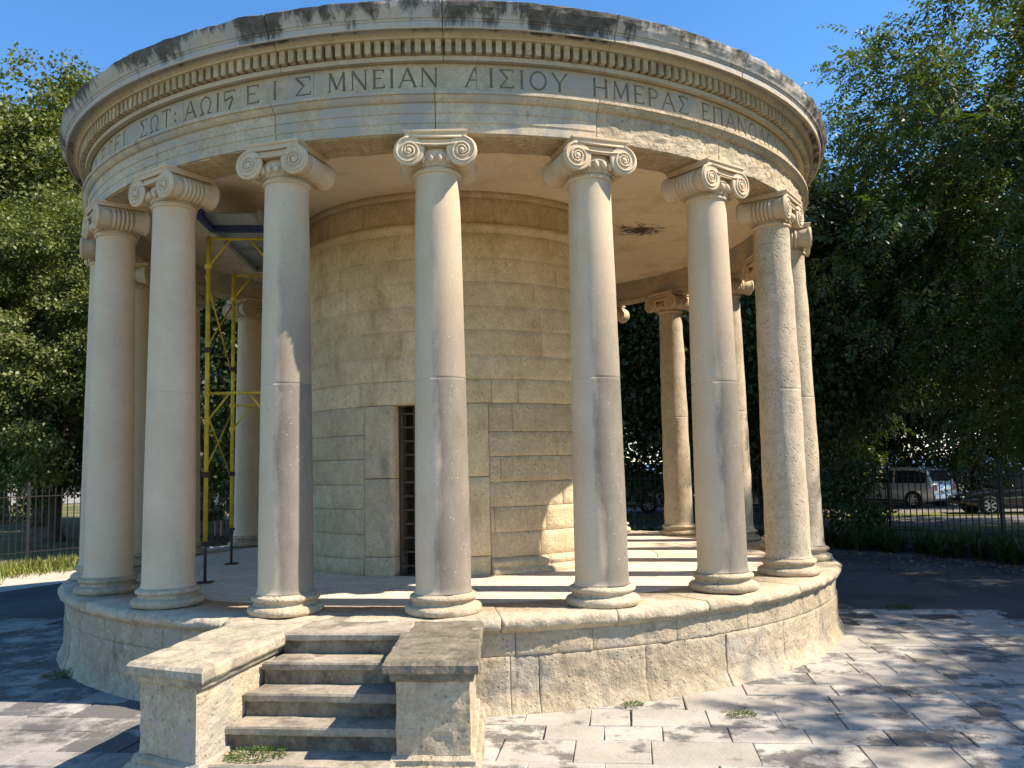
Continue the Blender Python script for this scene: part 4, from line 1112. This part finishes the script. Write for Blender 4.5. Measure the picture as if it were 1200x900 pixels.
o = bpy.data.objects.new('grass', blades('grass', pts, .26, .010, 'grass', .9)); C.objects.link(o); tag(o, 'sunlit grass growing along the left kerb', 'grass', kind='stuff')
def weed(loc, s_, label, name='weed', seed=1):
    r = np.random.default_rng(seed); n = 420
    a = r.random(n)*2*PI; rad = s_*np.sqrt(r.random(n)); h = s_*.5*r.random(n)*(1-rad/s_*.6)
    pos = np.stack([rad*np.cos(a)*1.35, rad*np.sin(a)*.8, h], 1); d = np.stack([np.cos(a), np.sin(a), .5*np.ones(n)], 1)+r.normal(size=(n, 3))*.5
    me = np_mesh(name, leaves(pos, d, np.array([0, 0, 1.])+r.normal(size=(n, 3))*.4, s_*(.14+.12*r.random(n)), s_*(.06+.04*r.random(n))), 4, 'leaf_weed')
    o = bpy.data.objects.new(name, me); C.objects.link(o); o.location = loc; return tag(o, label, 'weed')
weed(st(6.08, -.18, FZ-4*RISE), .14, 'green leafy weed sprouting on the lowest step', seed=1)
weed(st(4.55, 3.05, .025), .085, 'small yellow green weed in a paving joint right of the plinth', seed=2)
weed(pol(RD+.10, R_(216), 0.0), .16, 'low weed at the shaded left foot of the plinth', seed=3)
weed(pol(RD+.10, R_(286.5), .02), .07, 'tiny weed at the sunny foot of the plinth wall', seed=4)
weed(pol(5.7, R_(352), .02), .14, 'low weed patch where the paving meets dark ground at right', seed=5)
# fallen leaves
n = 900; a = R_(12)+R_(42)*rng.random(n); r = 10.6-abs(rng.normal(size=n))*.9
pos = np.stack([r*np.cos(a), r*np.sin(a), np.full(n, GZ+.012)], 1)
me = np_mesh('leaf_litter', leaves(pos, rng.normal(size=(n, 3))*np.array([1, 1, .15]), np.array([0, 0, 1.])+rng.normal(size=(n, 3))*.2, .05+.05*rng.random(n), .03+.03*rng.random(n)), 4, 'litter')
o = bpy.data.objects.new('leaf_litter', me); C.objects.link(o); tag(o, 'brown fallen leaves on the dark ground by the plants', 'leaves', kind='stuff')

# ================================================================== CARS
def loft(secs, n_ring):
    v = []; f = []
    for s_ in secs: v += s_
    for k in range(len(secs)-1):
        for i in range(n_ring):
            j = (i+1) % n_ring; f.append((k*n_ring+i, k*n_ring+j, (k+1)*n_ring+j, (k+1)*n_ring+i))
    f.append(tuple(range(n_ring))[::-1]); f.append(tuple(range((len(secs)-1)*n_ring, len(secs)*n_ring)))
    return v, f
def car(name, paint, loc, rz, label, L=4.1, H=1.5, W=1.74, kind='hatch'):
    """front towards +x; origin on the ground under the middle"""
    o = empty(name, loc, rz, label, 'car')
    hb = W/2; belt = H*.60
    # body sections: x, z_bottom, z_top, half width
    if kind == 'hatch':
        bx = [(-L/2, .42, belt-.02, hb*.84), (-L/2+.06, .30, belt+.02, hb*.93), (-L/2+.45, .22, belt+.02, hb), (-.6, .20, belt, hb), (.6, .20, belt-.02, hb), (L/2-1.0, .20, belt-.06, hb*.99), (L/2-.45, .22, belt-.16, hb*.96), (L/2-.10, .30, belt-.28, hb*.86), (L/2, .40, belt-.38, hb*.76)]
        cab = [(-L/2+.07, hb*.86, belt), (-L/2+.30, hb*.80, H-.10), (-L/2+.75, hb*.77, H-.01), (-.1, hb*.77, H), (.45, hb*.76, H-.06), (L/2-.95, hb*.88, belt-.04)]
    else:
        bx = [(-L/2, .42, belt-.06, hb*.82), (-L/2+.08, .30, belt, hb*.92), (-L/2+.6, .22, belt+.03, hb), (-.6, .20, belt, hb), (.6, .20, belt-.02, hb), (L/2-1.1, .20, belt-.04, hb*.99), (L/2-.5, .22, belt-.12, hb*.96), (L/2-.10, .30, belt-.24, hb*.86), (L/2, .40, belt-.36, hb*.76)]
        cab = [(-L/2+.45, hb*.86, belt+.02), (-L/2+1.0, hb*.76, H-.05), (-.35, hb*.75, H), (.2, hb*.74, H-.03), (.5, hb*.76, H-.12), (L/2-1.15, hb*.88, belt-.03)]
    secs = []
    for x, z0, z1, w in bx:
        r = .10
        secs.append([(x, -w*.93, z0), (x, -w, z0+r*1.2), (x, -w*1.0, (z0+z1)/2+.08), (x, -w*.97, z1-r*.5), (x, -w*.90, z1), (x, w*.90, z1), (x, w*.97, z1-r*.5), (x, w, (z0+z1)/2+.08), (x, w, z0+r*1.2), (x, w*.93, z0)])
    v, f = loft(secs, 10); b_ = obj('body', v, f, paint, o, True); fixn(b_)
    # cabin shell lofted over the roof line (belt -> roof -> belt)
    n = len(cab); v = []; f = []
    for x, w, z in cab: v += [(x, -w, z), (x, -w*.94, z+.02), (x, w*.94, z+.02), (x, w, z)]
    base = len(v)
    for x, w, z in cab: v += [(x, -hb*.93, belt-.06), (x, hb*.93, belt-.06)]
    for k in range(n-1):
        for i in range(3): f.append((k*4+i, k*4+i+1, k*4+i+5, k*4+i+4))
        f.append((base+2*k, k*4, k*4+4, base+2*k+2)); f.append((k*4+3, base+2*k+1, base+2*k+3, k*4+7))
    f.append((base, base+1, 3, 2, 1, 0)); e = (n-1)*4; f.append((base+2*n-2, e, e+1, e+2, e+3, base+2*n-1))
    cb = obj('cabin', v, f, paint, o, False); fixn(cb)
    # windows as thin proud panes on the sides, front and rear
    def side_pt(x, z):
        # half width of cabin at z between belt and roof
        xs = [q[0] for q in cab]; ws = [q[1] for q in cab]; zs = [q[2] for q in cab]
        zr = float(np.interp(x, xs, zs)); wr = float(np.interp(x, xs, ws)); t = min(1, max(0, (z-(belt-.06))/max(.05, zr-belt+.06)))
        return hb*.93+(wr-hb*.93)*t
    zs_ = [q[2] for q in cab]; xs_ = [q[0] for q in cab]
    def pane(x0, x1, sgn):
        pts_t = []; pts_b = []
        for i in range(7):
            x = x0+(x1-x0)*i/6; zt = float(np.interp(x, xs_, zs_))-.09; zb = belt+.03
            if zt < zb+.02: zt = zb+.02
            pts_t.append((x, sgn*(side_pt(x, zt)+.008), zt)); pts_b.append((x, sgn*(side_pt(x, zb)+.008), zb))
        v = pts_b+pts_t; f = [(i, i+1, i+8, i+7) for i in range(6)]
        return obj('side_window', v, f, 'glass', o)
    xm = (xs_[0]+xs_[-1])/2+.05
    for sgn in (-1, 1):
        pane(xs_[0]+.22, xm-.05, sgn); pane(xm+.05, xs_[-1]-.22, sgn)
    def endpane(name, i0, i1, d):
        (x0, w0, z0), (x1, w1, z1) = cab[i0], cab[i1]
        def P(t, s_): return (x0+(x1-x0)*t+d*.012, s_*(w0+(w1-w0)*t)*.86, z0+(z1-z0)*t+.034)
        obj(name, [P(.12, -1), P(.12, 1), P(.95, 1), P(.95, -1)], [(0, 1, 2, 3)], 'glass', o)
    endpane('rear_window', 0, 1, -1); endpane('windscreen', n-1, n-2, 1)
    # wheels
    for x in (-L/2+.78, L/2-.80):
        for sgn in (-1, 1):
            arch = obj('wheel_arch', [(x+.36*math.cos(t), sgn*(hb+.004), .31+.36*math.sin(t)) for t in [PI*2*i/24 for i in range(24)]], [tuple(range(24))], 'trim', o)
            w = MB().lathe([(.20, -.10), (.28, -.105), (.31, -.085), (.315, 0), (.31, .085), (.28, .105), (.20, .10)], 24, 'y', (0, 0, 0)).build('wheel', 'tyre', o, True); w.location = (x, sgn*(hb-.07), .315)
            rm = MB().lathe([(.195, -.012), (.20, 0), (.19, .012)], 20, 'y', (0, 0, 0))
            obj('rim_backing', rm.v, rm.f, 'trim', w).location = (0, sgn*.088, 0)
            sp = MB()
            for q in range(7):
                t = 2*PI*q/7; c_, s_ = math.cos(t), math.sin(t)
                sp.add([(c_*r_-s_*b, sgn*y_, s_*r_+c_*b) for y_ in (.10, .115) for r_, b in ((.02, -.022), (.195, -.028), (.195, .028), (.02, .022))], [(0,1,2,3),(4,7,6,5),(0,4,5,1),(1,5,6,2),(2,6,7,3),(3,7,4,0)])
            sp.lathe([(.185, sgn*.098), (.20, sgn*.10), (.20, sgn*.118), (.185, sgn*.118), (.185, sgn*.098)], 20, 'y', cap=False)
            sp.build('rim', 'rim', w)
    for sgn in (-1, 1):
        t = MB().box(-L/2-.015, -L/2+.14, sgn*hb*.70-.09, sgn*hb*.70+.09, belt-.26, belt-.02, .02).build('tail_light', 'tail', o)
        t.location = (0, 0, 0)
        h = MB().box(L/2-.30, L/2-.055, sgn*hb*.66-.14, sgn*hb*.66+.14, belt-.36, belt-.24, .02).build('headlight', 'head', o)
        mr = MB().ball((xs_[-1]-.30, sgn*(hb+.09), belt+.07), .07, .10, .065, 10, 6).build('mirror', paint, o, True)
        MB().box(-L/2+.9, L/2-.95, sgn*(hb+.003)-.01, sgn*(hb+.003)+.01, .24, .32).build('sill', 'trim', o)
        for xd in (xm-.45, xm+.6): MB().box(xd-.09, xd+.09, sgn*(hb*.985)-.016, sgn*(hb*.985)+.016, belt-.17, belt-.14).build('door_handle', paint, o)
    MB().box(-L/2-.035, -L/2+.12, -hb*.80, hb*.80, .36, .50, .02).build('rear_bumper', 'trim' if kind == 'x' else paint, o)
    MB().box(L/2-.12, L/2+.03, -hb*.66, hb*.66, .34, .47, .02).build('front_bumper', 'trim', o)
    MB().box(-L/2-.04, -L/2+.02, -.26, .26, .56 if kind == 'hatch' else .62, .67 if kind == 'hatch' else .73).build('number_plate', 'plate', o)
    return o
car('parked_car', 'car_silver', (17.4, 21.4, .02), R_(118), 'silver white hatchback parked beyond the railing, its rear lit by the sun', 4.0, 1.52, 1.72)
car('parked_car', 'car_black', (18.75, 15.6, .02), R_(166), 'black saloon car parked beyond the railing at the right edge', 4.5, 1.42, 1.78, 'saloon')
car('parked_car', 'car_white', (11.6, 20.4, .02), R_(158), 'white car glimpsed just right of the outermost column', 4.0, 1.45, 1.72)
car('parked_car', 'car_blue', (6.3, 22.6, .02), R_(165), 'pale blue grey car glimpsed between columns right of the chamber', 4.2, 1.6, 1.75)

# ================================================================== PEOPLE
def skin(name, verts, edges, mat, parent, sub=2, root=0):
    bm = bmesh.new(); ly = bm.verts.layers.skin.verify()
    vs_ = []
    for i, (p, r) in enumerate(verts):
        v = bm.verts.new(p); v[ly].radius = (r, r) if not hasattr(r, '__len__') else r; v[ly].use_root = (i == root); vs_.append(v)
    for a_, b_ in edges: bm.edges.new((vs_[a_], vs_[b_]))
    me = bpy.data.meshes.new(name); bm.to_mesh(me); bm.free(); me.materials.append(M[mat])
    o = bpy.data.objects.new(name, me); C.objects.link(o); o.parent = parent
    mo = o.modifiers.new('skin', 'SKIN'); mo.use_smooth_shade = True; mo.branch_smoothing = .3
    s_ = o.modifiers.new('sub', 'SUBSURF'); s_.levels = 1; s_.render_levels = sub
    return o
def person(loc, rz, h, label, shirt, shorts, skinm, pose):
    o = empty('person', loc, rz, label, 'person'); k = h/1.72
    V = []; E = []
    def add(p, r, prev=None):
        V.append(((p[0]*k, p[1]*k, p[2]*k), (r[0]*k, r[1]*k) if hasattr(r, '__len__') else r*k)); i = len(V)-1
        if prev is not None: E.append((prev, i))
        return i
    st_ = pose.get('stride', .08)
    pel = add((0, 0, .93), (.15, .105)); wa = add((0, 0, 1.08), (.135, .095), pel); ch = add((.01, 0, 1.28), (.155, .105), wa); sh = add((0, 0, 1.42), (.12, .07), ch)
    nk = add((.01, 0, 1.50), .052, sh); hd = add((.025, 0, 1.56), .075, nk); ht = add((.02, 0, 1.64), .088, hd); hc = add((.012, 0, 1.70), .055, ht)
    arms = []
    for s_ in (-1, 1):
        f_ = st_*s_
        hip = add((0, s_*.09, .88), .088, pel); kn = add((f_*.9+.02, s_*.10, .49), .058, hip); an = add((f_*1.3-.04, s_*.10, .09), .040, kn)
        hl = add((f_*1.3-.02, s_*.10, .04), .038, an); add((f_*1.3+.13, s_*.115, .03), .032, hl)
        sd = add((0, s_*.175, 1.40), .062, sh); eb = pose['elbow'][0 if s_ < 0 else 1]; wr = pose['wrist'][0 if s_ < 0 else 1]
        e_ = add(eb, .042, sd); w_ = add(wr, .028, e_)
        d = (Vector(wr)-Vector(eb)).normalized(); pm = Vector(wr)+d*.07; p_ = add(pm, (.038, .018), w_)
        arms.append((sd, e_))
        si = d.cross(Vector((0, s_, .2))).normalized()
        for q, (of, ln) in enumerate(((-.03, .065), (-.01, .078), (.01, .074), (.03, .056))):
            a1 = pm+si*of+d*.03; i1 = add(a1, .011, p_); add(a1+d*ln*.9+Vector((.012, -s_*.012, 0)), .009, i1)
        t1 = add(Vector(wr)+d*.03+si*-.045, .011, w_); add(Vector(wr)+d*.075+si*-.062, .009, t1)
    skin('body', V, E, skinm, o)
    # shirt with short sleeves
    V2 = []; E2 = []
    def add2(p, r, prev=None):
        V2.append(((p[0]*k, p[1]*k, p[2]*k), (r[0]*k, r[1]*k) if hasattr(r, '__len__') else r*k)); i = len(V2)-1
        if prev is not None: E2.append((prev, i))
        return i
    a0 = add2((0, 0, .86), (.185, .14)); a1 = add2((0, 0, 1.08), (.165, .125), a0); a2 = add2((.01, 0, 1.28), (.180, .13), a1); a3 = add2((0, 0, 1.41), (.13, .085), a2); add2((.005, 0, 1.47), .066, a3)
    for s_, eb in ((-1, pose['elbow'][0]), (1, pose['elbow'][1])):
        s1 = add2((0, s_*.18, 1.40), .080, a3); add2(Vector((0, s_*.175, 1.40)).lerp(Vector(eb), .62), .064, s1)
    skin('shirt', V2, E2, shirt, o)
    V3 = []; E3 = []
    def add3(p, r, prev=None):
        V3.append(((p[0]*k, p[1]*k, p[2]*k), (r[0]*k, r[1]*k) if hasattr(r, '__len__') else r*k)); i = len(V3)-1
        if prev is not None: E3.append((prev, i))
        return i
    b0 = add3((0, 0, .95), (.165, .12))
    for s_ in (-1, 1):
        f_ = st_*s_; b1 = add3((0, s_*.09, .86), .105, b0); add3((f_*.85+.015, s_*.10, .50), .088, b1)
    skin('shorts', V3, E3, shorts, o)
    skin('hair', [((-.005*k, 0, 1.70*k), .085*k), ((-.035*k, 0, 1.63*k), .088*k), ((-.04*k, 0, 1.555*k), .060*k)], [(0, 1), (1, 2)], 'hair', o)
    MB().ball((.105*k, 0, 1.605*k), .016*k, .013*k, .022*k, 8, 6).build('nose', skinm, o, True)
    for s_ in (-1, 1):
        f_ = st_*s_; MB().ball(((f_*1.3+.05)*k, s_*.108*k, .04*k), .135*k, .05*k, .045*k, 12, 8).build('shoe', 'black_cloth', o, True)
        MB().ball((.096*k, s_*.032*k, 1.625*k), .008*k, .012*k, .008*k, 6, 5).build('eye', 'hair', o, True)
        MB().ball((.01*k, s_*.088*k, 1.605*k), .022*k, .012*k, .034*k, 8, 6).build('ear', skinm, o, True)
    return o
hang = dict(elbow=((-.03, -.26, 1.13), (-.03, .26, 1.13)), wrist=((.06, -.28, .90), (.06, .28, .90)), stride=.10)
hold = dict(elbow=((-.02, -.26, 1.14), (.02, .27, 1.15)), wrist=((.20, -.20, 1.02), (.20, .20, 1.06)), stride=.06)
PX = -7.72; PY = 15.3
person((PX+.30, PY, GZ), R_(100), 1.70, 'person in a white shirt and dark shorts walking away beside the yellow scaffold posts', 'white_cloth', 'black_cloth', 'skin', hang)
person((PX-.42, PY+.3, GZ), R_(85), 1.66, 'person in a grey top half hidden behind the front yellow scaffold post', 'grey_cloth', 'black_cloth', 'skin', hold)
person((PX+.95, PY+.6, GZ), R_(120), 1.66, 'person in dark clothes partly behind the rear yellow scaffold post', 'black_cloth', 'red_cloth', 'skin_dark', hold)

# ================================================================== FAR BACKGROUND
def far_building(name, loc, rz, W, D, H, nwx, nst, label, wall='pale_wall'):
    o = empty(name, loc, rz, label, 'building')
    MB().box(-W/2, W/2, -D/2, D/2, 0, H).build('wall', wall, o)
    MB().prism([(-W/2-.3, -D/2-.3), (W/2+.3, -D/2-.3), (W/2+.3, D/2+.3), (-W/2-.3, D/2+.3)], H+.01, H+1.2, 1.1).build('roof', 'roof_far', o)
    for s_ in range(nst):
        for i in range(nwx):
            x = -W/2+W*(i+.5)/nwx; z = 1.0+s_*3.2
            w = MB().box(x-.55, x+.55, -D/2-.06, -D/2+.05, z, z+1.5).build('window', 'pale_wall', o)
            MB().box(x-.45, x+.45, -D/2-.065, -D/2-.055, z+.1, z+1.4).build('pane', 'window_far', w)
    return o
far_building('pale_building', (-24, 56, 0), .1, 20, 8, 4.2, 8, 1, 'long pale low building far behind the left trees')
# balustrade wall by the sea at the right
bal = empty('sea_balustrade', (0, 0, 0), label='pale low balustrade in front of the blue sea at far right', cat='wall')
B0, B1 = Vector((18, 50, 0)), Vector((52, 42, 0)); bd = (B1-B0).normalized(); bnn = Vector((-bd.y, bd.x, 0))
def along(x, w, z0, z1, name, len_):
    p = B0+bd*x; q = B0+bd*(x+len_)
    P_ = [(p-bnn*w), (q-bnn*w), (q+bnn*w), (p+bnn*w)]
    return MB().prism(ccw([(a_.x, a_.y) for a_ in P_]), z0, z1).build(name, 'pale_wall', bal)
along(0, .2, 0, .45, 'plinth', 35); along(0, .16, 1.02, 1.16, 'rail', 35)
for i in range(88): along(.1+.4*i, .06, .45, 1.02, 'baluster', .14)
print('slabs', npv, 'objects', len(bpy.data.objects))
